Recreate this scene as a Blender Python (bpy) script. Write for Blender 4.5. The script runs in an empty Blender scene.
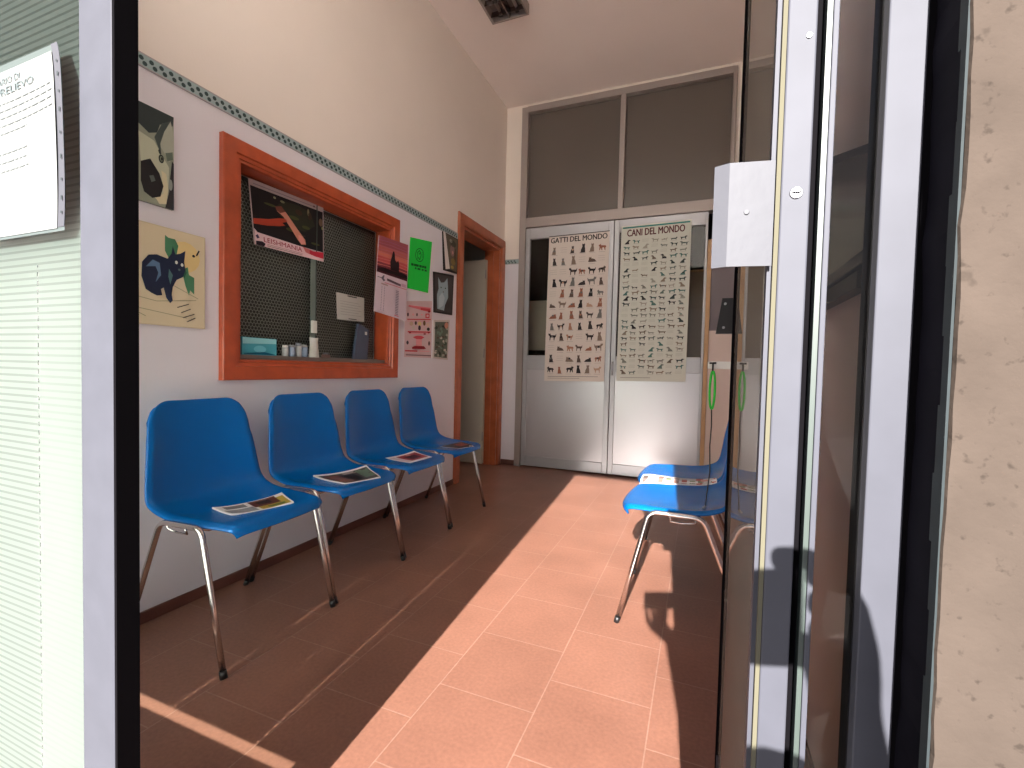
import bpy, bmesh, math, random
from mathutils import Vector, Matrix
random.seed(7)
scn = bpy.context.scene
COL = scn.collection
PI = math.pi

# ------------------------------------------------------------------ helpers
def s2l(v):
    v /= 255.0
    return v / 12.92 if v <= 0.04045 else ((v + 0.055) / 1.055) ** 2.4
def rgb(r, g, b): return (s2l(r), s2l(g), s2l(b), 1.0)

def newmat(name):
    m = bpy.data.materials.new(name); m.use_nodes = True
    nt = m.node_tree; nt.nodes.clear()
    out = nt.nodes.new('ShaderNodeOutputMaterial')
    return m, nt, out
def pbr(name, col, rough=0.5, metal=0.0, spec=0.5, noise=0.0, nscale=8.0, bump=0.0, bscale=60.0, coat=0.0, aniso=0.0):
    m, nt, out = newmat(name)
    p = nt.nodes.new('ShaderNodeBsdfPrincipled')
    p.inputs['Base Color'].default_value = col
    p.inputs['Roughness'].default_value = rough
    p.inputs['Metallic'].default_value = metal
    p.inputs['Specular IOR Level'].default_value = spec
    p.inputs['Coat Weight'].default_value = coat
    nt.links.new(p.outputs[0], out.inputs[0])
    if noise > 0 or bump > 0:
        g = nt.nodes.new('ShaderNodeNewGeometry')
    if noise > 0:
        n = nt.nodes.new('ShaderNodeTexNoise'); n.inputs['Scale'].default_value = nscale; n.inputs['Detail'].default_value = 5
        nt.links.new(g.outputs['Position'], n.inputs['Vector'])
        mp = nt.nodes.new('ShaderNodeMapRange')
        mp.inputs['From Min'].default_value = 0.3; mp.inputs['From Max'].default_value = 0.7
        mp.inputs['To Min'].default_value = 1 - noise; mp.inputs['To Max'].default_value = 1 + noise
        nt.links.new(n.outputs['Fac'], mp.inputs['Value'])
        mx = nt.nodes.new('ShaderNodeVectorMath'); mx.operation = 'SCALE'
        mx.inputs[0].default_value = col[:3]
        nt.links.new(mp.outputs[0], mx.inputs['Scale'])
        nt.links.new(mx.outputs[0], p.inputs['Base Color'])
    if bump > 0:
        n2 = nt.nodes.new('ShaderNodeTexNoise'); n2.inputs['Scale'].default_value = bscale; n2.inputs['Detail'].default_value = 6
        nt.links.new(g.outputs['Position'], n2.inputs['Vector'])
        b = nt.nodes.new('ShaderNodeBump'); b.inputs['Strength'].default_value = bump; b.inputs['Distance'].default_value = 0.01
        nt.links.new(n2.outputs['Fac'], b.inputs['Height'])
        nt.links.new(b.outputs[0], p.inputs['Normal'])
    return m

_flat = {}
def flat(r, g, b, rough=0.6):
    k = (r, g, b, rough)
    if k not in _flat:
        _flat[k] = pbr('print_%d_%d_%d' % (r, g, b), rgb(r, g, b), rough, spec=0.3)
    return _flat[k]

class MB:
    def __init__(s): s.v = []; s.f = []; s.m = []; s.mats = []; s.sm = []
    def mi(s, mat):
        if mat not in s.mats: s.mats.append(mat)
        return s.mats.index(mat)
    def face(s, pts, mat, smooth=False):
        b = len(s.v); s.v += [Vector(p) for p in pts]; s.f.append(list(range(b, b + len(pts)))); s.m.append(s.mi(mat)); s.sm.append(smooth)
    def mesh(s, pts, faces, mat, smooth=False):
        b = len(s.v); s.v += [Vector(p) for p in pts]; k = s.mi(mat)
        for f in faces: s.f.append([b + i for i in f]); s.m.append(k); s.sm.append(smooth)
        return s
    def box(s, x0, x1, y0, y1, z0, z1, mat):
        p = [(x0,y0,z0),(x1,y0,z0),(x1,y1,z0),(x0,y1,z0),(x0,y0,z1),(x1,y0,z1),(x1,y1,z1),(x0,y1,z1)]
        return s.mesh(p, [(3,2,1,0),(4,5,6,7),(0,1,5,4),(1,2,6,5),(2,3,7,6),(3,0,4,7)], mat)
    def prism(s, poly, vec, mat):
        n = len(poly); vec = Vector(vec)
        p = [Vector(q) for q in poly] + [Vector(q) + vec for q in poly]
        fs = [list(range(n))[::-1], list(range(n, 2 * n))] + [(i, (i + 1) % n, n + (i + 1) % n, n + i) for i in range(n)]
        return s.mesh(p, fs, mat)
    def tube(s, path, r, mat, seg=12, cap=True):
        path = [Vector(p) for p in path]; n = len(path)
        rr = r if isinstance(r, (list, tuple)) else [r] * n
        t0 = (path[1] - path[0]).normalized()
        a = t0.orthogonal().normalized(); pts = []
        for i, p in enumerate(path):
            t = (path[min(i + 1, n - 1)] - path[max(i - 1, 0)]).normalized()
            a = (a - t * a.dot(t)).normalized(); b = t.cross(a)
            for k in range(seg):
                th = 2 * PI * k / seg
                pts.append(p + (a * math.cos(th) + b * math.sin(th)) * rr[i])
        fs = []
        for i in range(n - 1):
            for k in range(seg):
                k2 = (k + 1) % seg
                fs.append((i*seg+k, i*seg+k2, (i+1)*seg+k2, (i+1)*seg+k))
        s.mesh(pts, fs, mat, True)
        if cap:
            b = len(s.v) - len(pts); k = s.mi(mat)
            s.f.append([b + i for i in range(seg)][::-1]); s.m.append(k); s.sm.append(False)
            s.f.append([b + (n-1)*seg + i for i in range(seg)]); s.m.append(k); s.sm.append(False)
        return s
    def build(s, name, parent=None, bevel=0.0, loc=None):
        o = Vector(parent['_o']) if parent is not None else Vector(loc if loc else (0,0,0))
        me = bpy.data.meshes.new(name)
        me.from_pydata([v - o for v in s.v], [], s.f)
        for m in s.mats: me.materials.append(m)
        for i, p in enumerate(me.polygons): p.material_index = s.m[i]; p.use_smooth = s.sm[i]
        me.update()
        bm = bmesh.new(); bm.from_mesh(me); 
        if bevel > 0:
            bmesh.ops.remove_doubles(bm, verts=bm.verts, dist=1e-5)
        bm.to_mesh(me); bm.free()
        ob = bpy.data.objects.new(name, me); COL.objects.link(ob)
        if parent is not None: ob.parent = parent; ob['_o'] = tuple(o)
        else: ob.location = o; ob['_o'] = tuple(o)
        if bevel > 0:
            md = ob.modifiers.new('bevel', 'BEVEL'); md.width = bevel; md.segments = 2; md.limit_method = 'ANGLE'; md.angle_limit = 0.6
        return ob

def tag(o, label=None, cat=None, group=None, kind=None):
    if label: o['label'] = label
    if cat: o['category'] = cat
    if group: o['group'] = group
    if kind: o['kind'] = kind
    return o
def empty(name, loc, label=None, cat=None, group=None, kind=None):
    o = bpy.data.objects.new(name, None); COL.objects.link(o); o.location = loc; o['_o'] = tuple(loc); o.empty_display_size = 0.05
    return tag(o, label, cat, group, kind)
def struct(o): o['kind'] = 'structure'; return o

def text_geo(txt, bold=0.0, sx=1.0):
    """flat letter faces; returned as (verts, faces) with width scaled to 1 unit of height ~1"""
    cu = bpy.data.curves.new('t', 'FONT'); cu.body = txt; cu.offset = bold; cu.resolution_u = 3; cu.size = 1
    ob = bpy.data.objects.new('t', cu); COL.objects.link(ob)
    dg = bpy.context.evaluated_depsgraph_get()
    me = bpy.data.meshes.new_from_object(ob.evaluated_get(dg))
    vs = [v.co.copy() for v in me.vertices]; fs = [tuple(p.vertices) for p in me.polygons]
    bpy.data.objects.remove(ob); bpy.data.curves.remove(cu); bpy.data.meshes.remove(me)
    x0 = min(v.x for v in vs); x1 = max(v.x for v in vs); y0 = min(v.y for v in vs); y1 = max(v.y for v in vs)
    return [((v.x - x0) / (x1 - x0), (v.y - y0) / (y1 - y0)) for v in vs], fs

class Sheet:
    """a printed sheet / tile: maps (u right, v up) 0..1 onto a surface, ink layers a hair in front"""
    def __init__(s, mapf, mb): s.map = mapf; s.mb = mb; s.lay = 1
    def poly(s, pts, mat, lay=None):
        L = lay if lay is not None else s.lay
        s.mb.face([s.map(u, v, L) for u, v in pts], mat)
    def rect(s, u0, v0, u1, v1, mat, lay=None): s.poly([(u0,v0),(u1,v0),(u1,v1),(u0,v1)], mat, lay)
    def ell(s, cu, cv, ru, rv, mat, lay=None, n=16, rot=0):
        s.poly([(cu + ru*math.cos(2*PI*k/n)*math.cos(rot) - rv*math.sin(2*PI*k/n)*math.sin(rot), cv + ru*math.cos(2*PI*k/n)*math.sin(rot) + rv*math.sin(2*PI*k/n)*math.cos(rot)) for k in range(n)], mat, lay)
    def ring(s, cu, cv, ru, rv, w, mat, lay=None, n=24):
        for k in range(n):
            a, b = 2*PI*k/n, 2*PI*(k+1)/n
            s.poly([(cu+ru*math.cos(a), cv+rv*math.sin(a)), (cu+ru*math.cos(b), cv+rv*math.sin(b)), (cu+ru*w*math.cos(b), cv+rv*w*math.sin(b)), (cu+ru*w*math.cos(a), cv+rv*w*math.sin(a))], mat, lay)
    def text(s, txt, u0, v0, u1, v1, mat, lay=None, bold=0.0):
        L = lay if lay is not None else s.lay
        vs, fs = text_geo(txt, 0)
        for dx, dy in ([(0, 0)] if bold <= 0 else [(-bold, 0), (bold, 0), (0, bold * 3), (0, -bold * 3)]):
         s.mb.mesh([s.map(u0 + (a + dx*.22)*(u1-u0), v0 + (b + dy*.5)*(v1-v0), L + .12 * ((dx > 0) + 2 * (dy > 0) + 3 * (dy < 0))) for a, b in vs], fs, mat)
    def line(s, a, b, w, mat, lay=None):
        a = Vector(a); b = Vector(b); d = (b - a); n = Vector((-d.y, d.x)).normalized() * w / 2
        s.poly([a - n, b - n, b + n, a + n], mat, lay)

EPS = 0.0006
def plane_map(o, ud, vd, nd):
    o, ud, vd, nd = Vector(o), Vector(ud), Vector(vd), Vector(nd)
    return lambda u, v, L=0: o + ud * u + vd * v + nd * (EPS * L)
def quad_map(p00, p10, p11, p01, nd):
    p00, p10, p11, p01, nd = map(Vector, (p00, p10, p11, p01, nd))
    return lambda u, v, L=0: (p00*(1-u)*(1-v) + p10*u*(1-v) + p11*u*v + p01*(1-u)*v) + nd * (EPS * L)
def sheet_base(mb, mp, mat, th, nd):
    """the solid slab of a sheet behind its print"""
    nd = Vector(nd); c = [mp(0,0,0), mp(1,0,0), mp(1,1,0), mp(0,1,0)]
    mb.prism([p - nd * th for p in c], nd * th, mat)

# ------------------------------------------------------------------ materials
WALL_SPLIT = 2.065
def wall_mat():
    m, nt, out = newmat('wall_paint')
    p = nt.nodes.new('ShaderNodeBsdfPrincipled'); p.inputs['Roughness'].default_value = 0.55; p.inputs['Specular IOR Level'].default_value = 0.3
    g = nt.nodes.new('ShaderNodeNewGeometry'); sx = nt.nodes.new('ShaderNodeSeparateXYZ'); nt.links.new(g.outputs['Position'], sx.inputs[0])
    gt = nt.nodes.new('ShaderNodeMath'); gt.operation = 'GREATER_THAN'; gt.inputs[1].default_value = WALL_SPLIT + 0.02; nt.links.new(sx.outputs['Z'], gt.inputs[0])
    mix = nt.nodes.new('ShaderNodeMix'); mix.data_type = 'RGBA'
    mix.inputs['A'].default_value = rgb(224, 220, 227); mix.inputs['B'].default_value = rgb(232, 222, 213)
    nt.links.new(gt.outputs[0], mix.inputs['Factor'])
    n = nt.nodes.new('ShaderNodeTexNoise'); n.inputs['Scale'].default_value = 1.7; n.inputs['Detail'].default_value = 4; nt.links.new(g.outputs['Position'], n.inputs['Vector'])
    mp = nt.nodes.new('ShaderNodeMapRange'); mp.inputs['To Min'].default_value = 0.93; mp.inputs['To Max'].default_value = 1.05; nt.links.new(n.outputs['Fac'], mp.inputs['Value'])
    sc = nt.nodes.new('ShaderNodeVectorMath'); sc.operation = 'SCALE'; nt.links.new(mix.outputs['Result'], sc.inputs[0]); nt.links.new(mp.outputs[0], sc.inputs['Scale'])
    nt.links.new(sc.outputs[0], p.inputs['Base Color'])
    n2 = nt.nodes.new('ShaderNodeTexNoise'); n2.inputs['Scale'].default_value = 120; nt.links.new(g.outputs['Position'], n2.inputs['Vector'])
    b = nt.nodes.new('ShaderNodeBump'); b.inputs['Strength'].default_value = 0.08; b.inputs['Distance'].default_value = 0.004; nt.links.new(n2.outputs['Fac'], b.inputs['Height']); nt.links.new(b.outputs[0], p.inputs['Normal'])
    nt.links.new(p.outputs[0], out.inputs[0]); return m
M_WALL = wall_mat()
M_CEIL = pbr('ceiling_plaster', rgb(248, 238, 233), 0.9, spec=0.1, noise=0.02, nscale=2)

def floor_mat():
    m, nt, out = newmat('terracotta_tiles')
    p = nt.nodes.new('ShaderNodeBsdfPrincipled')
    g = nt.nodes.new('ShaderNodeNewGeometry'); sx = nt.nodes.new('ShaderNodeSeparateXYZ'); nt.links.new(g.outputs['Position'], sx.inputs[0])
    def madd(inp, add):
        a = nt.nodes.new('ShaderNodeMath'); a.operation = 'ADD'; a.inputs[1].default_value = add; nt.links.new(inp, a.inputs[0]); return a.outputs[0]
    cb = nt.nodes.new('ShaderNodeCombineXYZ')
    nt.links.new(madd(sx.outputs['Y'], -1.26 + 0.318 * 10 - 0.159), cb.inputs[0]); nt.links.new(madd(sx.outputs['X'], 0.730 + 0.3135 * 10), cb.inputs[1])
    br = nt.nodes.new('ShaderNodeTexBrick'); br.offset = 0.5; br.offset_frequency = 2; br.squash = 1
    br.inputs['Scale'].default_value = 1; br.inputs['Mortar Size'].default_value = 0.0022; br.inputs['Mortar Smooth'].default_value = 0.3
    br.inputs['Brick Width'].default_value = 0.318; br.inputs['Row Height'].default_value = 0.3135; br.inputs['Bias'].default_value = 0
    br.inputs['Color1'].default_value = (0.250, 0.116, 0.080, 1); br.inputs['Color2'].default_value = (0.266, 0.125, 0.086, 1); br.inputs['Mortar'].default_value = (0.315, 0.175, 0.128, 1)
    nt.links.new(cb.outputs[0], br.inputs['Vector'])
    n = nt.nodes.new('ShaderNodeTexNoise'); n.inputs['Scale'].default_value = 90; n.inputs['Detail'].default_value = 4; nt.links.new(g.outputs['Position'], n.inputs['Vector'])
    n3 = nt.nodes.new('ShaderNodeTexNoise'); n3.inputs['Scale'].default_value = 3.5; n3.inputs['Detail'].default_value = 3; nt.links.new(g.outputs['Position'], n3.inputs['Vector'])
    ad = nt.nodes.new('ShaderNodeMath'); ad.operation = 'ADD'; nt.links.new(n.outputs['Fac'], ad.inputs[0]); nt.links.new(n3.outputs['Fac'], ad.inputs[1])
    mp = nt.nodes.new('ShaderNodeMapRange'); mp.inputs['From Min'].default_value = 0.7; mp.inputs['From Max'].default_value = 1.3; mp.inputs['To Min'].default_value = 0.84; mp.inputs['To Max'].default_value = 1.16; nt.links.new(ad.outputs[0], mp.inputs['Value'])
    sc = nt.nodes.new('ShaderNodeVectorMath'); sc.operation = 'SCALE'; nt.links.new(br.outputs['Color'], sc.inputs[0]); nt.links.new(mp.outputs[0], sc.inputs['Scale'])
    nt.links.new(sc.outputs[0], p.inputs['Base Color'])
    p.inputs['Roughness'].default_value = 0.34; p.inputs['Specular IOR Level'].default_value = 0.35
    b = nt.nodes.new('ShaderNodeBump'); b.inputs['Strength'].default_value = 0.25; b.inputs['Distance'].default_value = 0.0015
    inv = nt.nodes.new('ShaderNodeMath'); inv.operation = 'SUBTRACT'; inv.inputs[0].default_value = 1; nt.links.new(br.outputs['Fac'], inv.inputs[1])
    nt.links.new(inv.outputs[0], b.inputs['Height']); nt.links.new(b.outputs[0], p.inputs['Normal'])
    nt.links.new(p.outputs[0], out.inputs[0]); return m
M_FLOOR = floor_mat()
M_BASE = pbr('terracotta_skirting', (0.15, 0.055, 0.04, 1), 0.4, noise=0.1)
M_ALU = pbr('anodised_aluminium', (0.42, 0.42, 0.44, 1), 0.42, metal=0.45, noise=0.02)
M_ALU_TR = pbr('transom_aluminium', (0.36, 0.31, 0.29, 1), 0.45, metal=0.3)
M_PANEL = pbr('satin_door_panel', (0.50, 0.49, 0.51, 1), 0.30, metal=0.45, noise=0.015, nscale=3)
M_ALU_EXT = pbr('weathered_aluminium', (0.062, 0.064, 0.080, 1), 0.6, metal=0.0, spec=0.3, noise=0.06, nscale=25)
M_RUBBER = pbr('black_rubber', (0.0035, 0.003, 0.004, 1), 0.8, spec=0.05)
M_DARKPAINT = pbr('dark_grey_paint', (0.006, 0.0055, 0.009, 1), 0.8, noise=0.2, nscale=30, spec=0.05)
M_TEAL_SEAL = pbr('teal_grey_sealant', (0.016, 0.024, 0.027, 1), 0.8, noise=0.2, nscale=60)
M_BRUSH = pbr('yellowed_seal', (0.10, 0.092, 0.060, 1), 0.9)
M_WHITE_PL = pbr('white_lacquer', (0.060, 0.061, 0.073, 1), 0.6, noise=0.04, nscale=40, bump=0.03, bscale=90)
M_WOOD = pbr('orange_lacquered_wood', (0.42, 0.070, 0.022, 1), 0.35, noise=0.18, nscale=14, coat=0.3)
M_WOODD = pbr('door_casing_wood', (0.40, 0.105, 0.042, 1), 0.38, noise=0.18, nscale=10, coat=0.2)
M_WOODL = pbr('pale_wood_edge', (0.50, 0.30, 0.15, 1), 0.5, noise=0.1)
M_CREAM = pbr('cream_door_paint', (0.52, 0.50, 0.42, 1), 0.5)
M_BLUE = pbr('blue_plastic', (0.0, 0.115, 0.40, 1), 0.22, spec=0.32, bump=0.12, bscale=420)
M_CHROME = pbr('brushed_chrome', (0.68, 0.64, 0.62, 1), 0.22, metal=1.0)
M_BLACKPL = pbr('black_plastic', (0.012, 0.011, 0.012, 1), 0.4)
M_BLACKMT = pbr('black_metal', (0.015, 0.014, 0.015, 1), 0.45, metal=0.2)
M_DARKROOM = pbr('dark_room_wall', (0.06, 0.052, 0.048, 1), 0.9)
M_BEIGE = pbr('beige_board', (0.52, 0.42, 0.35, 1), 0.7, noise=0.03)
M_BEIGEP = pbr('beige_wall_panel', (0.62, 0.50, 0.45, 1), 0.6, noise=0.02)
M_GREYP = pbr('grey_wall_panel', (0.16, 0.13, 0.14, 1), 0.5)
M_WHITE = pbr('white_board', (0.72, 0.72, 0.68, 1), 0.5)
M_PAPER = pbr('white_paper', (0.80, 0.78, 0.78, 1), 0.7, spec=0.2)
M_GREEN = pbr('green_cord', (0.02, 0.55, 0.04, 1), 0.6)
M_STEEL = pbr('screw_steel', (0.35, 0.35, 0.36, 1), 0.35, metal=0.7)

def stucco_mat():
    m, nt, out = newmat('rough_stucco')
    p = nt.nodes.new('ShaderNodeBsdfPrincipled'); p.inputs['Roughness'].default_value = 0.95; p.inputs['Specular IOR Level'].default_value = 0.1
    g = nt.nodes.new('ShaderNodeNewGeometry')
    def nz(sc, det, lo, hi, a, b):
        n = nt.nodes.new('ShaderNodeTexNoise'); n.inputs['Scale'].default_value = sc; n.inputs['Detail'].default_value = det; nt.links.new(g.outputs['Position'], n.inputs['Vector'])
        mp = nt.nodes.new('ShaderNodeMapRange'); mp.inputs['From Min'].default_value = lo; mp.inputs['From Max'].default_value = hi; mp.inputs['To Min'].default_value = a; mp.inputs['To Max'].default_value = b
        nt.links.new(n.outputs['Fac'], mp.inputs['Value']); return n, mp
    n1, m1 = nz(16, 6, 0.35, 0.65, 0.88, 1.10)
    n2, m2 = nz(130, 3, 0.28, 0.38, 0.62, 1.0)
    n3, m3 = nz(45, 4, 0.27, 0.33, 0.75, 1.0)
    a = nt.nodes.new('ShaderNodeMath'); a.operation = 'MULTIPLY'; nt.links.new(m1.outputs[0], a.inputs[0]); nt.links.new(m2.outputs[0], a.inputs[1])
    a2 = nt.nodes.new('ShaderNodeMath'); a2.operation = 'MULTIPLY'; nt.links.new(a.outputs[0], a2.inputs[0]); nt.links.new(m3.outputs[0], a2.inputs[1])
    sc = nt.nodes.new('ShaderNodeVectorMath'); sc.operation = 'SCALE'; sc.inputs[0].default_value = (0.066, 0.051, 0.042); nt.links.new(a2.outputs[0], sc.inputs['Scale'])
    nt.links.new(sc.outputs[0], p.inputs['Base Color'])
    b = nt.nodes.new('ShaderNodeBump'); b.inputs['Strength'].default_value = 0.35; b.inputs['Distance'].default_value = 0.002
    nt.links.new(n2.outputs['Fac'], b.inputs['Height']); nt.links.new(b.outputs[0], p.inputs['Normal'])
    nt.links.new(p.outputs[0], out.inputs[0]); return m
M_STUCCO = stucco_mat()

def glass_mat(name, tint=(1,1,1,1), extra=0.0, ior=1.5):
    m, nt, out = newmat(name)
    t = nt.nodes.new('ShaderNodeBsdfTransparent'); t.inputs[0].default_value = tint
    gl = nt.nodes.new('ShaderNodeBsdfGlossy'); gl.inputs['Roughness'].default_value = 0.01
    fr = nt.nodes.new('ShaderNodeFresnel'); fr.inputs['IOR'].default_value = ior
    ad = nt.nodes.new('ShaderNodeMath'); ad.operation = 'ADD'; ad.inputs[1].default_value = extra; ad.use_clamp = True; nt.links.new(fr.outputs[0], ad.inputs[0])
    mx = nt.nodes.new('ShaderNodeMixShader'); nt.links.new(ad.outputs[0], mx.inputs[0]); nt.links.new(t.outputs[0], mx.inputs[1]); nt.links.new(gl.outputs[0], mx.inputs[2])
    nt.links.new(mx.outputs[0], out.inputs[0]); return m
M_GLASS = glass_mat('clear_glass', (0.90, 0.93, 0.90, 1))
M_GLASS_DIRTY = glass_mat('narrow_pane_glass', (0.80, 0.78, 0.74, 1), 0.0, 1.28)
M_GLASS_LEAF = glass_mat('smoked_leaf_glass', (0.72, 0.72, 0.64, 1))
_nt = M_GLASS_LEAF.node_tree; _o = [n for n in _nt.nodes if n.type == 'OUTPUT_MATERIAL'][0]; _src = _o.inputs[0].links[0].from_socket
_df = _nt.nodes.new('ShaderNodeBsdfDiffuse'); _df.inputs[0].default_value = (.60, .54, .46, 1); _mx = _nt.nodes.new('ShaderNodeMixShader'); _mx.inputs[0].default_value = .20     # a film of dust
_nt.links.new(_src, _mx.inputs[1]); _nt.links.new(_df.outputs[0], _mx.inputs[2]); _nt.links.new(_mx.outputs[0], _o.inputs[0])
M_GLASS_RECEP = glass_mat('reception_glass', (0.93, 0.95, 0.93, 1), 0.0, 1.15)
M_TRANSOM = pbr('smoked_transom_glass', (0.125, 0.105, 0.092, 1), 0.25, spec=0.5)
M_GEDGE = pbr('green_glass_edge', (0.052, 0.068, 0.062, 1), 0.45)

SEAMS = (-1.015, -1.345)
def film_mat():
    """translucent privacy film with printed horizontal stripes"""
    m, nt, out = newmat('striped_privacy_film')
    g = nt.nodes.new('ShaderNodeNewGeometry'); sx = nt.nodes.new('ShaderNodeSeparateXYZ'); nt.links.new(g.outputs['Position'], sx.inputs[0])
    def math_(op, a, b=None):
        n = nt.nodes.new('ShaderNodeMath'); n.operation = op
        for i, q in enumerate((a, b)):
            if q is None: continue
            if isinstance(q, (int, float)): n.inputs[i].default_value = q
            else: nt.links.new(q, n.inputs[i])
        return n.outputs[0]
    ph = math_('FRACT', math_('MULTIPLY', sx.outputs['Z'], 1 / 0.0115))
    gap = math_('LESS_THAN', ph, 0.34)                       # narrow gap between two printed stripes
    # gaps show strongly in the upper part, faintly lower down
    zf = nt.nodes.new('ShaderNodeMapRange'); zf.inputs['From Min'].default_value = 0.80; zf.inputs['From Max'].default_value = 1.25; zf.inputs['To Min'].default_value = 0.10; zf.inputs['To Max'].default_value = 0.75; zf.clamp = True
    nt.links.new(sx.outputs['Z'], zf.inputs['Value'])
    left = math_('LESS_THAN', sx.outputs['X'], SEAMS[0])
    zl = math_('MAXIMUM', zf.outputs[0], math_('MULTIPLY', left, 0.6))
    fac = math_('MULTIPLY', gap, zl)
    mix = nt.nodes.new('ShaderNodeMix'); mix.data_type = 'RGBA'; mix.inputs['A'].default_value = (0.040, 0.056, 0.050, 1); mix.inputs['B'].default_value = (0.016, 0.024, 0.021, 1)
    nt.links.new(fac, mix.inputs['Factor'])
    # the film gets darker and less translucent towards the top
    tb = nt.nodes.new('ShaderNodeMapRange'); tb.inputs['From Min'].default_value = 1.10; tb.inputs['From Max'].default_value = 1.50; tb.inputs['To Min'].default_value = 1.0; tb.inputs['To Max'].default_value = 0.42; nt.links.new(sx.outputs['Z'], tb.inputs['Value'])
    sc = nt.nodes.new('ShaderNodeVectorMath'); sc.operation = 'SCALE'; nt.links.new(mix.outputs['Result'], sc.inputs[0]); nt.links.new(tb.outputs[0], sc.inputs['Scale'])
    d = nt.nodes.new('ShaderNodeBsdfDiffuse'); nt.links.new(sc.outputs[0], d.inputs[0])
    tl = nt.nodes.new('ShaderNodeBsdfTranslucent'); sct = nt.nodes.new('ShaderNodeVectorMath'); sct.operation = 'SCALE'; sct.inputs[0].default_value = (0.72, 0.73, 0.71); nt.links.new(math_('MULTIPLY', tb.outputs[0], math_('SUBTRACT', 1.0, math_('MULTIPLY', fac, 0.34))), sct.inputs['Scale']); nt.links.new(sct.outputs[0], tl.inputs[0])
    ms = nt.nodes.new('ShaderNodeAddShader'); nt.links.new(d.outputs[0], ms.inputs[0]); nt.links.new(tl.outputs[0], ms.inputs[1])
    # two seams where the sheets meet leave a perforated clear line
    def seam(x): return math_('LESS_THAN', math_('ABSOLUTE', math_('SUBTRACT', sx.outputs['X'], x)), 0.0018)
    se = math_('MAXIMUM', seam(SEAMS[0]), seam(SEAMS[1]))
    hole = math_('MULTIPLY', se, math_('LESS_THAN', math_('FRACT', math_('MULTIPLY', sx.outputs['Z'], 1 / 0.0145)), 0.55))
    hole = math_('MULTIPLY', hole, math_('LESS_THAN', sx.outputs['Z'], 1.15))
    tr = nt.nodes.new('ShaderNodeBsdfTransparent')
    m2 = nt.nodes.new('ShaderNodeMixShader'); nt.links.new(hole, m2.inputs[0]); nt.links.new(ms.outputs[0], m2.inputs[1]); nt.links.new(tr.outputs[0], m2.inputs[2])
    nt.links.new(m2.outputs[0], out.inputs[0]); return m
M_FILM = film_mat()

# ------------------------------------------------------------------ dimensions
XL, XR, YB, ZC = -1.93, 0.29, 4.50, 3.65
YF = 0.41                       # glazing plane of the entrance
CAM = Vector((0, 0, 1.0))

# ------------------------------------------------------------------ the setting
b = MB(); b.box(-3.4, 1.7, 0.40, 6.8, -0.10, 0.0, M_FLOOR); struct(b.build('floor'))
M_PAVE = pbr('pale_pavement', (0.32, 0.29, 0.26, 1), 0.9, noise=0.08, nscale=5)
b = MB(); b.box(-7, 7, -9, 0.40, -0.30, -0.10, M_PAVE); struct(b.build('pavement'))
b = MB(); b.box(XL - 0.1, XR + 0.1, 0.43, YB + 0.05, ZC, ZC + 0.15, M_CEIL); struct(b.build('ceiling'))

# left wall with the reception window and the side door cut out
WY0, WY1, WZ0, WZ1 = 1.485, 2.55, 1.012, 1.876        # window hole
DY0, DY1, DZ1 = 3.57, 4.37, 2.205                     # door hole
b = MB(); T = 0.16
def wl(y0, y1, z0, z1): b.box(XL - T, XL, y0, y1, z0, z1, M_WALL)
wl(0.43, WY0, 0, ZC); wl(WY0, WY1, 0, WZ0); wl(WY0, WY1, WZ1, ZC); wl(WY1, DY0, 0, ZC); wl(DY0, DY1, DZ1, ZC); wl(DY1, YB + 0.15, 0, ZC)
struct(b.build('wall_left'))
b = MB(); b.box(XR, XR + 0.12, 0.47, YB + 0.15, 0, ZC, M_WALL); struct(b.build('wall_right'))
# back wall around the aluminium partition
PX0, PX1, PZ1 = -1.75, 0.20, 3.60
b = MB(); b.box(XL, PX0, YB - 0.03, YB + 0.12, 0, ZC, M_WALL); b.box(PX0, XR, YB - 0.03, YB + 0.12, PZ1, ZC, M_WALL); b.box(PX1, XR, YB - 0.03, YB + 0.12, 2.41, PZ1, M_WALL)
struct(b.build('wall_back'))
# front wall: masonry above the entrance, an added canopy, and the rendered pier at the right
b = MB(); b.box(-7, 7, 0.40, 0.62, 2.50, 2.72, M_STUCCO); b.box(-7, 7, 0.40, 0.62, 3.58, 4.4, M_STUCCO); b.box(-7, XL, 0.40, 0.62, 2.72, 3.58, M_STUCCO); b.box(XR, 7, 0.40, 0.62, 2.72, 3.58, M_STUCCO); b.box(-7, XL, 0.40, 0.62, -0.1, 2.50, M_STUCCO); b.box(0.20, 7, 0.40, 0.62, -0.1, 2.50, M_STUCCO)
struct(b.build('wall_front'))
b = MB()
edge = []
random.seed(3)
for i in range(121):
    z = -0.1 + i * 2.6 / 120
    edge.append((0.1397 + random.uniform(-0.0012, 0.0012), z))
pts = []; n = len(edge)
for (x, z) in edge: pts += [(x, 0.363, z), (x + 0.0010, 0.3600, z), (7, 0.3600, z), (x, 0.4095, z)]
fs = []
for i in range(n - 1):
    a = 4 * i; c = 4 * (i + 1)
    fs += [(a+1, a+2, c+2, c+1), (a, a+1, c+1, c), (a+3, a, c, c+3)]
b.mesh(pts, fs, M_STUCCO)
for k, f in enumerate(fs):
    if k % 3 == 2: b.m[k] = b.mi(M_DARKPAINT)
b.box(0.1412, 7, 0.3602, 0.398, 2.495, 2.50, M_STUCCO)
pier = struct(b.build('wall_pier'))
b = MB()
for i in range(60):
    z0 = -0.1 + i * 2.6 / 60; z1 = z0 + 2.6 / 60
    w0 = 0.0095 + 0.0022 * math.sin(i * 1.7) + 0.0012 * math.sin(i * 0.6)
    b.box(0.1388, 0.1402, 0.3622, 0.3622 + w0, z0, z1, M_TEAL_SEAL)
b.build('sealant_bead', pier)
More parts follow.
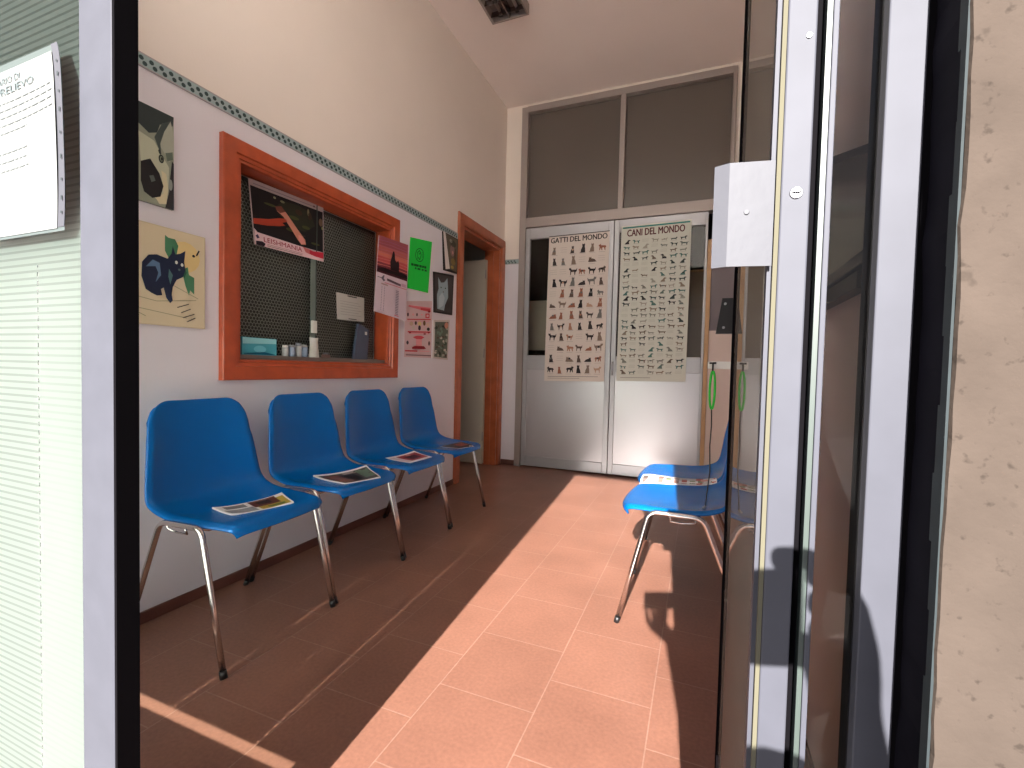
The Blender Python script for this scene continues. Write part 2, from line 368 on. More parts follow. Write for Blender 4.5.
M_ADDED_CANOPY = pbr('added_canopy_concrete', (0.55, 0.5, 0.46, 1), 0.9)
b = MB(); b.box(-7, 7, -1.055, 0.40, 2.50, 2.62, M_ADDED_CANOPY); struct(b.build('added_sun_canopy'))  # unseen slab added to keep the high sun out of the entrance

# rooms behind (dark back room, side corridor, reception)
b = MB()
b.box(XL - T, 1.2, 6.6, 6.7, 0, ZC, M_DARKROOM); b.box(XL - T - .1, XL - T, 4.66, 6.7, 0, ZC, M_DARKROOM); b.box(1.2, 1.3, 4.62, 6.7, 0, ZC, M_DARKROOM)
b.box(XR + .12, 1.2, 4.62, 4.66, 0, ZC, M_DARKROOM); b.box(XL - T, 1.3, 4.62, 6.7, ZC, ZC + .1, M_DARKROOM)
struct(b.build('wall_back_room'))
M_RECEP = pbr('reception_wall', (0.10, 0.10, 0.09, 1), 0.9)
b = MB()
b.box(-3.4, -3.3, 0.43, 3.3, 0, 2.9, M_RECEP); b.box(-3.4, XL - T, 3.2, 3.3, 0, 2.9, M_RECEP); b.box(-3.4, XL - T, 0.43, 0.5, 0, 2.9, M_RECEP); b.box(-3.4, XL - T, 0.43, 3.3, 2.9, 3.0, M_RECEP)
struct(b.build('wall_reception'))
M_CORR = pbr('corridor_wall', (0.42, 0.42, 0.38, 1), 0.9)
b = MB()
b.box(-3.4, -3.3, 3.3, 4.66, 0, 2.9, M_CORR); b.box(-3.4, XL - T, 4.56, 4.66, 0, 2.9, M_CORR); b.box(-3.4, XL - T, 3.3, 4.66, 2.9, 3.0, M_CORR)
struct(b.build('wall_corridor'))

# skirting
b = MB(); b.box(XL, XL + 0.010, 0.45, 3.475, 0, 0.046, M_BASE)
struct(b.build('baseboard_left', bevel=0.002))
b = MB(); b.box(XL + 0.018, PX0, YB - 0.042, YB - 0.03, 0, 0.05, M_BASE); struct(b.build('baseboard_back', bevel=0.002))
b = MB(); b.box(XR - 0.010, XR, 0.63, YB - 0.06, 0, 0.046, M_BASE); struct(b.build('baseboard_right', bevel=0.002))

# border of small tiles with dark diamonds
M_BORD = pbr('sea_green_glaze', (0.32, 0.41, 0.42, 1), 0.35)
M_BORDD = pbr('dark_green_glaze', (0.015, 0.045, 0.045, 1), 0.35)
M_BORDL = pbr('pale_liner', (0.42, 0.36, 0.36, 1), 0.4)
def border(name, org, du, length):
    b = MB(); du = Vector(du); org = Vector(org); up = Vector((0,0,1)); nd = du.cross(up) if True else None
    nd = Vector((1,0,0)) if abs(du.y) > .5 else Vector((0,-1,0))
    def P(u, v, L): return org + du * u + up * v + nd * L
    H = 0.050
    b.prism([P(0,0,0.0), P(length,0,0.0), P(length,H,0.0), P(0,H,0.0)], nd * 0.004, M_BORD)
    for v in (0.0, H - 0.004): b.prism([P(0,v,0.004), P(length,v,0.004), P(length,v+0.004,0.004), P(0,v+0.004,0.004)], nd * 0.0008, M_BORDL)
    u = 0.012; p = 0.0345
    while u < length - 0.03:
        for (du_, v) in ((0, 0.0315), (0.012, 0.0155)):
            r = 0.0085; c = (u + du_, v)
            poly = [P(c[0] + r * math.cos(a), c[1] + r * math.sin(a), 0.004) for a in [k * PI / 4 for k in range(8)]]
            b.prism(poly, nd * 0.0006, M_BORDD)
        u += p
    return struct(b.build(name))
border('trim_1', (XL, 0.46, 2.065), (0,1,0), 3.477 - 0.46)
border('trim_2', (XL + 0.002, YB - 0.03, 2.065), (1,0,0), PX0 - XL - 0.004)

# ------------------------------------------------------------------ reception window
W1 = empty('window_1', (XL, 2.0, 0.92), kind='structure')
def mitred_frame(b, mat, y0, y1, z0, z1, prof):
    """prof: list of (inset, x) steps walked round the rectangle"""
    rings = [[(x, y0 + i, z0 + i), (x, y1 - i, z0 + i), (x, y1 - i, z1 - i), (x, y0 + i, z1 - i)] for i, x in prof]
    pts = [p for r in rings for p in r]; fs = []
    for k in range(len(rings) - 1):
        for j in range(4): j2 = (j + 1) % 4; fs.append((4*k+j, 4*k+j2, 4*(k+1)+j2, 4*(k+1)+j))
    b.mesh(pts, fs, mat)
b = MB()
mitred_frame(b, M_WOOD, 1.393, 2.643, 0.917, 1.971, [(0, XL), (0, XL + 0.024), (0.004, XL + 0.028), (0.060, XL + 0.028), (0.064, XL + 0.020), (0.078, XL + 0.020), (0.081, XL + 0.013), (0.092, XL + 0.013), (0.095, XL), (0.0955, XL - 0.10)])
b.build('window_frame', W1)
M_ALUD = pbr('window_track_aluminium', (0.22, 0.19, 0.17, 1), 0.45, metal=0.3)
b = MB(); b.box(XL - 0.098, XL - 0.012, WY0 + .001, WY1 - .001, WZ0 + .001, WZ0 + 0.020, M_ALUD); b.box(XL - 0.0975, XL - 0.070, WY0 + .0015, WY1 - .0015, WZ0 + .020, WZ0 + 0.026, M_ALUD); b.build('window_track', W1, 0.001)
b = MB(); b.box(XL - 0.083, XL - 0.079, WY0 + .002, 2.01, WZ0 + .024, WZ1 - .002, M_GLASS_RECEP); b.build('glass_pane', W1)
b = MB(); b.box(XL - 0.093, XL - 0.089, 1.985, WY1 - .002, WZ0 + .024, WZ1 - .002, M_GLASS_RECEP); b.build('glass_pane', W1)
M_GSTRIP = pbr('greenish_glass_overlap', (0.16, 0.20, 0.18, 1), 0.25)
b = MB(); b.box(XL - 0.0785, XL - 0.076, 1.975, 2.012, WZ0 + .024, WZ1 - .002, M_GSTRIP); b.box(XL - 0.0785, XL - 0.072, 2.010, 2.0155, WZ0 + .024, WZ1 - .002, M_GEDGE); b.build('meeting_strip', W1)
b = MB(); b.box(XL - 0.076, XL - 0.060, 1.978, 2.010, 1.168, 1.236, M_WHITE); b.build('sliding_latch', W1, 0.003)
# honeycomb mesh behind the glass
M_MESH = pbr('grey_wire_mesh', (0.30, 0.31, 0.29, 1), 0.6)
M_MESHBK = pbr('dark_mesh_backing', (0.050, 0.052, 0.048, 1), 0.8)
b = MB(); s = 0.0105; xm = XL - 0.104; w = 0.0036
hx = math.sqrt(3) * s; row = 0; z = WZ0 + .012
while z < WZ1 - .022:
    y = WY0 - (hx / 2 if row % 2 else 0)
    while y < WY1 + 0.02:
        c = [(y + s * math.sin(k * PI / 3), z + s * math.cos(k * PI / 3)) for k in (0, 1, 2, 3)]
        for k in range(3):
            a, d = Vector(c[k]), Vector(c[k + 1])
            if min(a.x, d.x) < WY0 + .002 or max(a.x, d.x) > WY1 - .002: continue
            nn = Vector((-(d - a).y, (d - a).x)).normalized() * w / 2
            q = [a - nn, d - nn, d + nn, a + nn]
            b.face([(xm, p.x, p.y) for p in q], M_MESH)
        y += hx
    z += 1.5 * s; row += 1
b.box(xm - 0.006, xm - 0.003, WY0 + .001, WY1 - .001, WZ0 + .001, WZ1 - .001, M_MESHBK)
b.build('wire_mesh', W1)

# things on the sill, between glass and mesh
def label_front(b, x, y0, y1, z0, z1, mat): b.face([(x,y0,z0),(x,y1,z0),(x,y1,z1),(x,y0,z1)], mat)
M_TEALBOX = pbr('teal_card', (0.05, 0.36, 0.46, 1), 0.4)
b = MB(); XI = XL - .045
ZS = WZ0 + .0202
b.box(XI - .022, XI + .004, 1.535, 1.726, ZS, ZS + 0.084, M_TEALBOX)
sh = Sheet(plane_map((XI + .004, 1.535, ZS), (0, .191, 0), (0, 0, .084), (1, 0, 0)), b)
sh.poly([(0.02, .62), (.98, .70), (.98, .97), (.02, .97)], flat(150, 215, 222)); sh.ell(.5, .35, .18, .2, flat(110, 195, 210)); sh.poly([(.05, .1), (.6, .2), (.95, .08), (.95, .04), (.05, .04)], flat(20, 110, 140))
tag(b.build('tissue_box', loc=(XI - .01, 1.63, ZS), bevel=0.0015), 'small teal cardboard box lying behind the lower left corner of the reception glass', 'box')
def jar(y, r, h, mat, lab, capmat):
    g = empty('glass_jar', (XI, y, ZS), lab, 'jar', 'jars on the reception sill')
    q = MB(); q.tube([(XI, y, ZS), (XI, y, ZS + h*.1), (XI, y, ZS + h * .8)], r, mat, 14); q.build('jar_body', g)
    q = MB(); q.tube([(XI, y, ZS + h * .8), (XI, y, ZS + h)], r * .85, capmat, 14); q.build('lid', g)
M_PALEGL = pbr('pale_glass', (0.42, 0.44, 0.45, 1), 0.2); M_GREYCAP = pbr('grey_cap', (0.22, 0.24, 0.27, 1), 0.5); M_BLUEGL = pbr('bluish_glass', (0.22, 0.29, 0.40, 1), 0.2)
jar(1.7808, .016, .056, M_PALEGL, 'smallest pale jar, first one right of the teal box', M_WHITE)
jar(1.8229, .017, .060, M_BLUEGL, 'bluish jar with a grey cap, second one right of the teal box', M_GREYCAP)
jar(1.8650, .016, .072, M_PALEGL, 'tall pale jar, third one right of the teal box', M_GREYCAP)
jar(1.9051, .017, .066, M_BLUEGL, 'bluish jar just left of the crumpled white bag', M_PALEGL)
b = MB(); random.seed(5); pts = []; n = 10
for i in range(7):
    t = i / 6; r = 0.020 * (1 - 0.2 * t)
    for k in range(n):
        a = 2 * PI * k / n; rr = r * random.uniform(.8, 1.0)
        pts.append((XI + rr * math.cos(a) * .8, 1.972 + 1.9 * rr * math.sin(a), ZS + .105 * t + (random.uniform(-.005, .005) if 0 < i else 0)))
fs = [(i*n+k, i*n+(k+1) % n, (i+1)*n+(k+1) % n, (i+1)*n+k) for i in range(6) for k in range(n)] + [tuple(6*n+k for k in range(n))]
b.mesh(pts, fs, pbr('white_bag', (0.62, 0.62, 0.58, 1), .6))
tag(b.build('paper_bag', loc=(XI, 1.972, ZS)), 'crumpled whitish bag standing beside the meeting strip of the reception glass', 'bag')
b = MB(); b.box(XI - .02, XI, 2.047, 2.095, ZS, ZS + .020, pbr('rosy_clip', (.26, .16, .14, 1), .6)); b.box(XI - .016, XI - .004, 2.056, 2.085, ZS + .020, ZS + .030, M_GREYCAP)
tag(b.build('stapler', loc=(XI - .01, 2.07, ZS), bevel=.002), 'tiny dull desk item just right of the reception glass meeting strip', 'desk item')
M_NAVY = pbr('navy_plastic', (0.06, 0.08, 0.13, 1), .5)
b = MB(); b.prism([(XI - .02, 2.2954, ZS), (XI - .02, 2.4197, ZS), (XI - .02, 2.4340, ZS + .19), (XI - .02, 2.3336, ZS + .22), (XI - .02, 2.3097, ZS + .10)], (.018, 0, 0), M_NAVY)
b.box(XI - .002, XI, 2.391, 2.410, ZS + .155, ZS + .175, M_WHITE)
tag(b.build('document_holder', loc=(XI - .01, 2.36, ZS), bevel=.002), 'navy document holder standing behind the right end of the reception glass', 'holder')

# white card taped on the glass
def wallsheet(name, y00, y10, y11, y01, z00, z10, z11, z01, x, th=0.001, base=None, tilt=(0,0,0,0)):
    b = MB()
    mp = quad_map((x + tilt[0], y00, z00), (x + tilt[1], y10, z10), (x + tilt[2], y11, z11), (x + tilt[3], y01, z01), (1, 0, 0))
    sheet_base(b, mp, base or M_PAPER, th, (1, 0, 0)); return b, Sheet(mp, b)
def onpl(px, py, X):   # helper constants are precomputed; kept for clarity
    return None
xg = XL - 0.0745
f = (XL - 0.0745) / XL * 1.0
def gy(y): return y * (xg / -1.93)
def gz(z): return 1 + (z - 1) * (xg / -1.93)
b, sh = wallsheet('c', gy(2.111), gy(2.343), gy(2.340), gy(2.101), gz(1.257), gz(1.263), gz(1.410), gz(1.409), xg - .0135, base=pbr('white_card', (.50, .50, .46, 1), .6))
for k in range(6): sh.rect(.12, .2 + k * .1, .88 - .1 * (k % 2), .215 + k * .1, flat(150, 150, 145))
sh.rect(.38, .92, .72, .965, flat(60, 60, 60)); sh.rect(.40, .04, .70, .075, flat(90, 90, 90))
tag(b.build('notice_card', loc=(xg - .0135, gy(2.2), 1.35)), 'small white landscape card taped on the right pane of the reception glass', 'card')

# poster with two arms on the glass
b, sh = wallsheet('p', gy(1.562), gy(1.992), gy(1.984), gy(1.530), gz(1.542), gz(1.554), gz(1.847), gz(1.832), xg, base=flat(190, 175, 175))
sh.rect(0.012, 0.17, 0.985, .90, flat(22, 20, 22))
dk, dg, gn, br_, sk, skr = flat(14, 14, 16), flat(38, 42, 30), flat(70, 74, 40), flat(58, 40, 28), flat(205, 135, 115), flat(170, 62, 42)
sh.lay = 2
sh.poly([(.30, .70), (.42, .84), (.62, .86), (.80, .80), (.86, .60), (.70, .44), (.5, .46), (.38, .56)], dg)
sh.lay = 3
for (u, v, a, c, m) in ((.62, .74, .05, .05, br_), (.55, .62, .07, .03, gn), (.72, .52, .06, .03, gn), (.50, .40, .07, .03, gn), (.24, .70, .08, .02, gn), (.78, .74, .03, .07, br_), (.40, .82, .03, .02, flat(120, 120, 90)), (.30, .84, .018, .018, flat(150, 150, 120)), (.76, .80, .015, .06, flat(135, 125, 95)), (.95, .70, .03, .07, flat(120, 95, 75)), (.66, .36, .05, .02, br_), (.86, .28, .07, .02, gn)): sh.ell(u, v, a, c, m)
sh.lay = 4
sh.poly([(.012, .40), (.20, .46), (.34, .53), (.44, .56), (.46, .52), (.38, .47), (.42, .44), (.34, .40), (.18, .35), (.012, .32)], skr)
sh.poly([(.30, .70), (.38, .74), (.47, .62), (.58, .46), (.70, .30), (.71, .22), (.64, .20), (.58, .28), (.50, .42), (.40, .58), (.32, .64)], sk)
sh.poly([(.30, .70), (.38, .74), (.43, .67), (.36, .62), (.31, .65)], flat(110, 60, 50), 5)
sh.poly([(.60, .36), (.66, .34), (.70, .24), (.64, .21), (.60, .27)], flat(225, 150, 140), 5)
sh.ell(.97, .60, .012, .03, flat(140, 150, 90), 5)
sh.poly([(.012, .25), (.05, .20), (.65, .165), (.80, .13), (.985, .16), (.985, .0), (.012, .0)], flat(226, 196, 200), 5)
sh.poly([(.66, .17), (.82, .14), (.985, .165), (.985, .05), (.85, .055), (.70, .085)], flat(190, 38, 60), 6)
sh.poly([(.66, .17), (.76, .15), (.76, .07), (.70, .085)], flat(200, 110, 110), 7)
sh.poly([(.02, .0), (.12, .0), (.14, .05), (.10, .075), (.02, .06)], flat(35, 30, 45), 6)
sh.rect(.16, .02, .65, .028, flat(120, 90, 70), 6); sh.rect(.16, .045, .65, .05, flat(120, 50, 60), 6)
sh.poly([(.02, .14), (.05, .17), (.07, .12), (.04, .10)], flat(60, 50, 90), 6)
sh.text('LEISHMANIA', .12, .075, .645, .15, flat(160, 52, 72), 7, bold=0.008)
sh.rect(.05, .935, .9, .95, flat(150, 140, 145), 2); sh.ell(.85, .945, .012, .018, flat(90, 60, 70), 3)
tag(b.build('health_poster', loc=(xg, gy(1.76), 1.68)), 'dark printed poster of two reaching arms taped inside the reception window frame', 'poster')

# ------------------------------------------------------------------ printed matter on the left wall
# calendar hanging from the window frame edge
xc = XL + 0.040
def cy(y): return y * (xc / -1.93)
def cz(z): return 1 + (z - 1) * (xc / -1.93)
b, sh = wallsheet('cal', cy(2.418), cy(2.764), cy(2.772), cy(2.456), cz(1.340), cz(1.312), cz(1.842), cz(1.825), xc, th=.003, base=flat(208, 190, 200))
sh.rect(0, .52, 1, 1, flat(186, 84, 84))
for k, (v0, v1, c) in enumerate(((.88, 1, (150, 75, 85)), (.80, .88, (178, 92, 88)), (.74, .80, (205, 115, 95)), (.66, .74, (190, 80, 80)), (.60, .66, (130, 50, 62)), (.52, .60, (70, 24, 36)))): sh.rect(0, v0, 1, v1, flat(*c), 2)
for k in range(9): 
    v = .62 + .04 * k; sh.poly([(.0, v), (.3 + .05 * (k % 3), v + .012), (1, v - .004), (1, v + .004), (.4, v + .02), (0, v + .008)], flat(225 - 9 * k, 130 - 6 * k, 110), 3)
bl = flat(30, 16, 22)
sh.poly([(.42, .60), (.40, .70), (.44, .78), (.47, .84), (.50, .86), (.53, .82), (.55, .75), (.60, .72), (.66, .75), (.70, .71), (.70, .60)], bl, 4)
sh.poly([(0, .56), (.2, .60), (.5, .59), (.8, .61), (1, .58), (1, .55), (0, .55)], bl, 4)
for u in (.25, .33, .6, .75, .88): sh.rect(u, .53, u + .012, .61, bl, 4)
sh.poly([(.14, .455), (.20, .50), (.24, .50), (.22, .46), (.27, .44), (.22, .42)], flat(95, 85, 100), 3); sh.rect(.03, .455, .16, .463, flat(60, 50, 60), 3)
sh.poly([(.32, .475), (.78, .455), (.78, .425), (.32, .445)], flat(90, 70, 80), 3)
sh.rect(.80, .430, .95, .470, flat(190, 150, 170), 3)
sh.rect(.25, .405, .99, .413, flat(200, 80, 100), 3); sh.rect(.15, .375, .36, .395, flat(170, 140, 140), 3)
for k in range(15): 
    v = .345 - .0215 * k
    sh.rect(.17, v, .19, v + .010, flat(120, 115, 130), 3); sh.rect(.25, v, .27, v + .010, flat(110, 108, 122), 3)
    sh.rect(.62, v, .72, v + .011, flat(140, 130, 142), 3)
sh.rect(.60, .02, .74, .035, flat(205, 120, 130), 3)
tag(b.build('wall_calendar', loc=(xc, cy(2.6), 1.6)), 'calendar with a red sunset photo hanging over the orange window frame', 'calendar')

# the bright green notice
xq = XL + 0.001
b, sh = wallsheet('g', 2.769, 3.026, 3.069, 2.795, 1.543, 1.548, 1.939, 1.903, xq + .002, base=pbr('fluorescent_green_paper', (0.0, 0.62, 0.045, 1), .6), tilt=(0, .006, .006, 0))
gd = flat(8, 95, 30)
sh.ring(.46, .69, .20, .135, .88, gd)
for (a_, c_) in (((.34, .72), (.44, .78)), ((.44, .78), (.52, .70)), ((.52, .70), (.48, .60)), ((.48, .60), (.40, .64)), ((.56, .76), (.58, .64)), ((.38, .60), (.36, .72)), ((.42, .70), (.50, .75))): sh.line(a_, c_, .022, gd, 2)
x = .10
for wd in (.12, .05, .20, .14, .10, .12): sh.rect(x, .455 , x + wd * .85, .50, gd, 2); x += wd
for wd, x in ((.08, .28), (.16, .40), (.10, .60), (.12, .74)): sh.rect(x, .40, x + wd * .85, .435, gd, 2)
tag(b.build('green_notice', loc=(xq, 2.9, 1.7)), 'fluorescent green notice with a circular drawing taped to the wall beside the calendar', 'notice')

# pink and red information leaflet
b, sh = wallsheet('f', 2.747, 3.099, 3.098, 2.748, 1.060, 1.063, 1.499, 1.449, xq, base=flat(214, 186, 188))
rd = flat(205, 70, 78); rdd = flat(150, 34, 44); pk = flat(232, 160, 162)
sh.poly([(.12, .93), (.95, .88), (.95, .80), (.75, .82), (.12, .90)], flat(224, 120, 128)); sh.poly([(.55, .88), (.92, .86), (.92, .815), (.55, .84)], rd, 2); sh.ell(.88, .815, .05, .02, rdd, 3)
sh.rect(.08, .665, .95, .685, rd, 2); sh.rect(.08, .64, .9, .65, pk, 2)
for (u, m, a, c) in ((.10, flat(60, 40, 45), .03, .035), (.28, pk, .03, .02), (.42, flat(90, 60, 60), .03, .03), (.60, pk, .04, .015)): sh.ell(u, .76, a, c, m, 2)
sh.rect(.74, .70, .90, .78, rd, 2); sh.rect(.78, .72, .86, .76, flat(225, 190, 195), 3)
for (u, v, m, a, c) in ((.22, .60, flat(200, 170, 150), .07, .04), (.38, .61, flat(70, 55, 45), .04, .035), (.52, .60, flat(225, 205, 150), .07, .04), (.70, .61, flat(110, 80, 50), .05, .045), (.84, .58, flat(220, 190, 170), .06, .03), (.30, .53, flat(205, 190, 180), .05, .04), (.52, .525, flat(40, 30, 45), .05, .045), (.86, .505, flat(28, 24, 28), .06, .03)): sh.ell(u, v, a, c, m, 3)
sh.rect(.10, .44, .95, .465, rd, 2); sh.rect(.16, .415, .9, .43, pk, 2); sh.ell(.18, .44, .04, .015, rdd, 3); sh.ell(.72, .42, .05, .014, rdd, 3); sh.ell(.88, .445, .04, .014, rdd, 3)
sh.poly([(.28, .36), (.42, .385), (.60, .385), (.72, .36), (.60, .325), (.42, .325)], rd, 2); sh.rect(.40, .20, .62, .325, pk, 2)
sh.poly([(.26, .18), (.36, .205), (.70, .205), (.78, .16), (.70, .15), (.26, .15)], rdd, 3)
sh.ell(.10, .26, .04, .035, flat(70, 60, 66), 3); sh.ell(.90, .255, .04, .04, flat(90, 66, 66), 3)
sh.rect(.02, .10, .46, .125, rd, 2); sh.rect(.52, .108, .92, .12, pk, 2); sh.rect(.05, .03, .98, .05, flat(130, 100, 105), 2); sh.rect(.05, .06, .7, .066, flat(190, 150, 152), 2)
tag(b.build('information_leaflet', loc=(xq, 2.9, 1.3)), 'pink leaflet with red headings taped to the wall below the green notice', 'leaflet')

# small pictures beside the door casing
G = 'small pictures left of the orange door casing'
b, sh = wallsheet('h', 3.253, 3.464, 3.469, 3.226, 1.766, 1.775, 2.062, 2.062, xq + .010, th=.011, base=flat(40, 38, 36))
sh.poly([(0, 1), (.14, 1), (.42, .08), (.10, .03)], flat(214, 206, 202)); sh.poly([(.16, .98), (.98, .98), (.96, .04), (.44, .07)], flat(92, 84, 70), 1)
sh.lay = 2
for (u, v, a, c, m) in ((.6, .6, .16, .16, flat(128, 104, 100)), (.66, .8, .2, .09, flat(60, 62, 50)), (.5, .85, .1, .05, flat(140, 140, 128)), (.66, .3, .16, .1, flat(120, 104, 60)), (.8, .5, .08, .2, flat(70, 60, 48)), (.6, .14, .12, .05, flat(150, 130, 70))): sh.ell(u, v, a, c, m)
sh.ell(.62, .55, .06, .05, flat(180, 130, 130), 3)
tag(b.build('animal_calendar', loc=(xq, 3.36, 1.9)), 'small brownish picture with a curled white page, topmost beside the orange door casing', 'picture', G)
b, sh = wallsheet('i', 3.119, 3.398, 3.415, 3.101, 1.415, 1.424, 1.754, 1.723, xq + .008, th=.009, base=flat(44, 40, 40))
sh.rect(.06, .04, .94, .96, flat(66, 62, 62), 1)
sh.poly([(.16, .10), (.14, .45), (.22, .60), (.20, .88), (.34, .76), (.50, .78), (.66, .90), (.70, .66), (.72, .42), (.56, .22), (.52, .08)], flat(150, 170, 178), 2)
sh.poly([(.24, .12), (.24, .4), (.40, .52), (.54, .4), (.46, .2)], flat(176, 192, 198), 3); sh.ell(.34, .64, .03, .018, flat(60, 80, 60), 4); sh.ell(.56, .64, .03, .018, flat(60, 80, 60), 4); sh.ell(.46, .54, .03, .015, flat(110, 90, 96), 4)
tag(b.build('cat_picture', loc=(xq, 3.26, 1.58)), 'dark framed picture of a pale cat, middle one beside the orange door casing', 'picture', G)
b, sh = wallsheet('j', 3.113, 3.343, 3.363, 3.118, 1.063, 1.054, 1.382, 1.356, xq + .0065, th=.008, base=flat(206, 198, 194))
sh.rect(.08, .04, .92, .95, flat(96, 104, 92), 1); random.seed(11)
for k in range(46):
    sh.ell(random.uniform(.14, .86), random.uniform(.08, .9), random.uniform(.03, .1), random.uniform(.015, .05), random.choice([flat(60, 78, 62), flat(160, 165, 150), flat(44, 52, 44), flat(110, 135, 120), flat(196, 190, 180), flat(90, 70, 60)]), 2)
sh.ell(.78, .86, .12, .08, flat(200, 140, 120), 3)
tag(b.build('garden_photograph', loc=(xq, 3.24, 1.2)), 'white bordered photograph of mottled greenery, lowest beside the orange door casing', 'picture', G)

# tiles with painted animals at the left
b, sh = wallsheet('k', .905, 1.202, 1.202, .905, 1.45, 1.590, 1.934, 1.93, xq + .010, th=.010, base=flat(120, 118, 110))
def dogtile():
    mp = plane_map((XL + .0095, .86, 1.58), (0, .342, 0), (0, 0, .354), (1, 0, 0))
    b = MB(); sheet_base(b, mp, flat(120, 118, 110), .010, (1, 0, 0)); sh = Sheet(mp, b)
    sh.rect(0, 0, 1, 1, flat(150, 156, 138), 1)
    sq = sh.map; sh.map = lambda u, v, L=0: sq(min(1, .64 + (u - .30) * .515), v, L)
    sh.poly([(0, 1), (1, 1), (.98, .90), (.82, .84), (.72, .86), (.66, .76), (.50, .72), (.30, .78), (0, .86)], flat(52, 62, 62), 2)
    sh.poly([(.60, .70), (.76, .88), (.93, .94), (1, .80), (1, .56), (.90, .50), (.80, .58)], flat(172, 176, 160), 3)      # ear
    sh.poly([(.60, .70), (.76, .88), (.93, .94), (.80, .80), (.72, .66), (.74, .54)], flat(72, 84, 80), 4)
    sh.poly([(.82, .58), (.86, .50), (.98, .54), (.97, .62), (.9, .60)], flat(104, 118, 104), 4)
    sh.poly([(.96, .52), (1, .50), (1, .0), (.82, .0), (.90, .18), (.92, .34)], flat(44, 42, 46), 3)
    sh.poly([(.30, .70), (.60, .66), (.76, .54), (.90, .44), (.88, .20), (.72, .04), (.50, .10), (.36, .3)], flat(192, 196, 172), 3)
    sh.poly([(.74, .38), (.84, .36), (.88, .20), (.84, .04), (.70, .02), (.62, .08), (.78, .14)], flat(214, 206, 172), 4)
    sh.poly([(.34, .40), (.52, .46), (.70, .34), (.78, .22), (.72, .10), (.56, .06), (.40, .10), (.34, .2)], flat(38, 38, 40), 5)
    sh.poly([(.50, .28), (.58, .30), (.62, .25), (.54, .22)], flat(96, 104, 100), 6)
    sh.ell(.735, .50, .055, .045, flat(40, 46, 42), 6); sh.ell(.735, .50, .032, .028, flat(120, 128, 110), 7); sh.ell(.742, .50, .018, .018, flat(12, 12, 12), 8)
    sh.poly([(.67, .58), (.71, .60), (.73, .54), (.69, .55)], flat(50, 58, 54), 6)
    sh.ell(.93, .26, .04, .06, flat(150, 156, 150), 4)
    return b
tag(dogtile().build('dog_tile', loc=(XL, 1.03, 1.76), bevel=0), 'wall tile with a close up painted dog face, above the black cat tile', 'tile', 'painted tiles by the entrance')
mp = plane_map((XL + .0095, .952, 1.131), (0, .374, 0), (0, 0, .376), (1, 0, 0))
b = MB(); sheet_base(b, mp, flat(196, 180, 156), .010, (1, 0, 0)); sh = Sheet(mp, b)
sh.rect(0, 0, 1, 1, flat(206, 190, 158)); sh.rect(.01, .01, .99, .99, flat(218, 203, 172), 2)
sh.ell(.78, .74, .16, .16, flat(226, 200, 140), 3)
gr, grd = flat(74, 130, 96), flat(44, 96, 74)
_m = sh.map; sh.map = lambda u, v, L=0: _m(.58 + (u - .50) * .55, v, L)
sh.poly([(.50, .92), (.56, .90), (.68, .90), (.74, .84), (.70, .72), (.62, .66), (.56, .70), (.50, .76)], gr, 4)
sh.map = lambda u, v, L=0: _m(.76 + (u - .76) * .62, v, L)
sh.poly([(.78, .62), (.84, .64), (.86, .56), (.95, .54), (.95, .36), (.88, .40), (.86, .34), (.80, .44), (.76, .54)], gr, 4)
sh.poly([(.60, .66), (.70, .70), (.82, .58), (.78, .52), (.66, .58)], grd, 5)
sh.map = _m
for q in (((.10, .30), (.5, .24)), ((.5, .24), (.9, .30)), ((.3, .16), (.8, .10)), ((.62, .44), (.92, .32)), ((.1, .22), (.4, .08))): sh.line(q[0], q[1], .008, flat(168, 160, 130), 4)
bk = flat(30, 40, 66)
sh.map = lambda u, v, L=0: _m(.36 + (u - .14) * .64, v + .065, L)
sh.poly([(.20, .28), (.14, .40), (.15, .54), (.24, .62), (.36, .64), (.52, .62), (.58, .68), (.60, .76), (.64, .68), (.72, .70), (.80, .74), (.78, .62), (.80, .54), (.76, .46), (.66, .42), (.60, .34), (.58, .26), (.60, .20), (.56, .17), (.50, .22), (.46, .32), (.42, .30), (.44, .24), (.36, .23), (.28, .25)], bk, 6)
sh.poly([(.20, .50), (.30, .58), (.40, .56), (.42, .44), (.34, .36), (.38, .46), (.34, .52)], flat(92, 120, 150), 7)
sh.poly([(.54, .52), (.60, .46), (.56, .36), (.53, .44)], flat(80, 120, 120), 7)
sh.ell(.655, .60, .022, .018, flat(225, 230, 220), 7); sh.ell(.745, .585, .022, .018, flat(225, 230, 220), 7); sh.ell(.70, .53, .02, .012, flat(90, 110, 110), 7)
sh.map = _m
for k, (u, v, t) in enumerate(((.70, .20, .12), (.74, .15, .10), (.76, .10, .12), (.80, .06, .09))): sh.line((u, v), (u + t, v + .05), .009, flat(50, 48, 50), 5)
sh.line((.90, .78), (.93, .84), .016, flat(30, 30, 36), 5); sh.ell(.87, .77, .016, .014, flat(30, 30, 36), 5)
tag(b.build('cat_tile', loc=(XL, 1.14, 1.32)), 'cream wall tile painted with a black cat and green leaves', 'tile', 'painted tiles by the entrance')

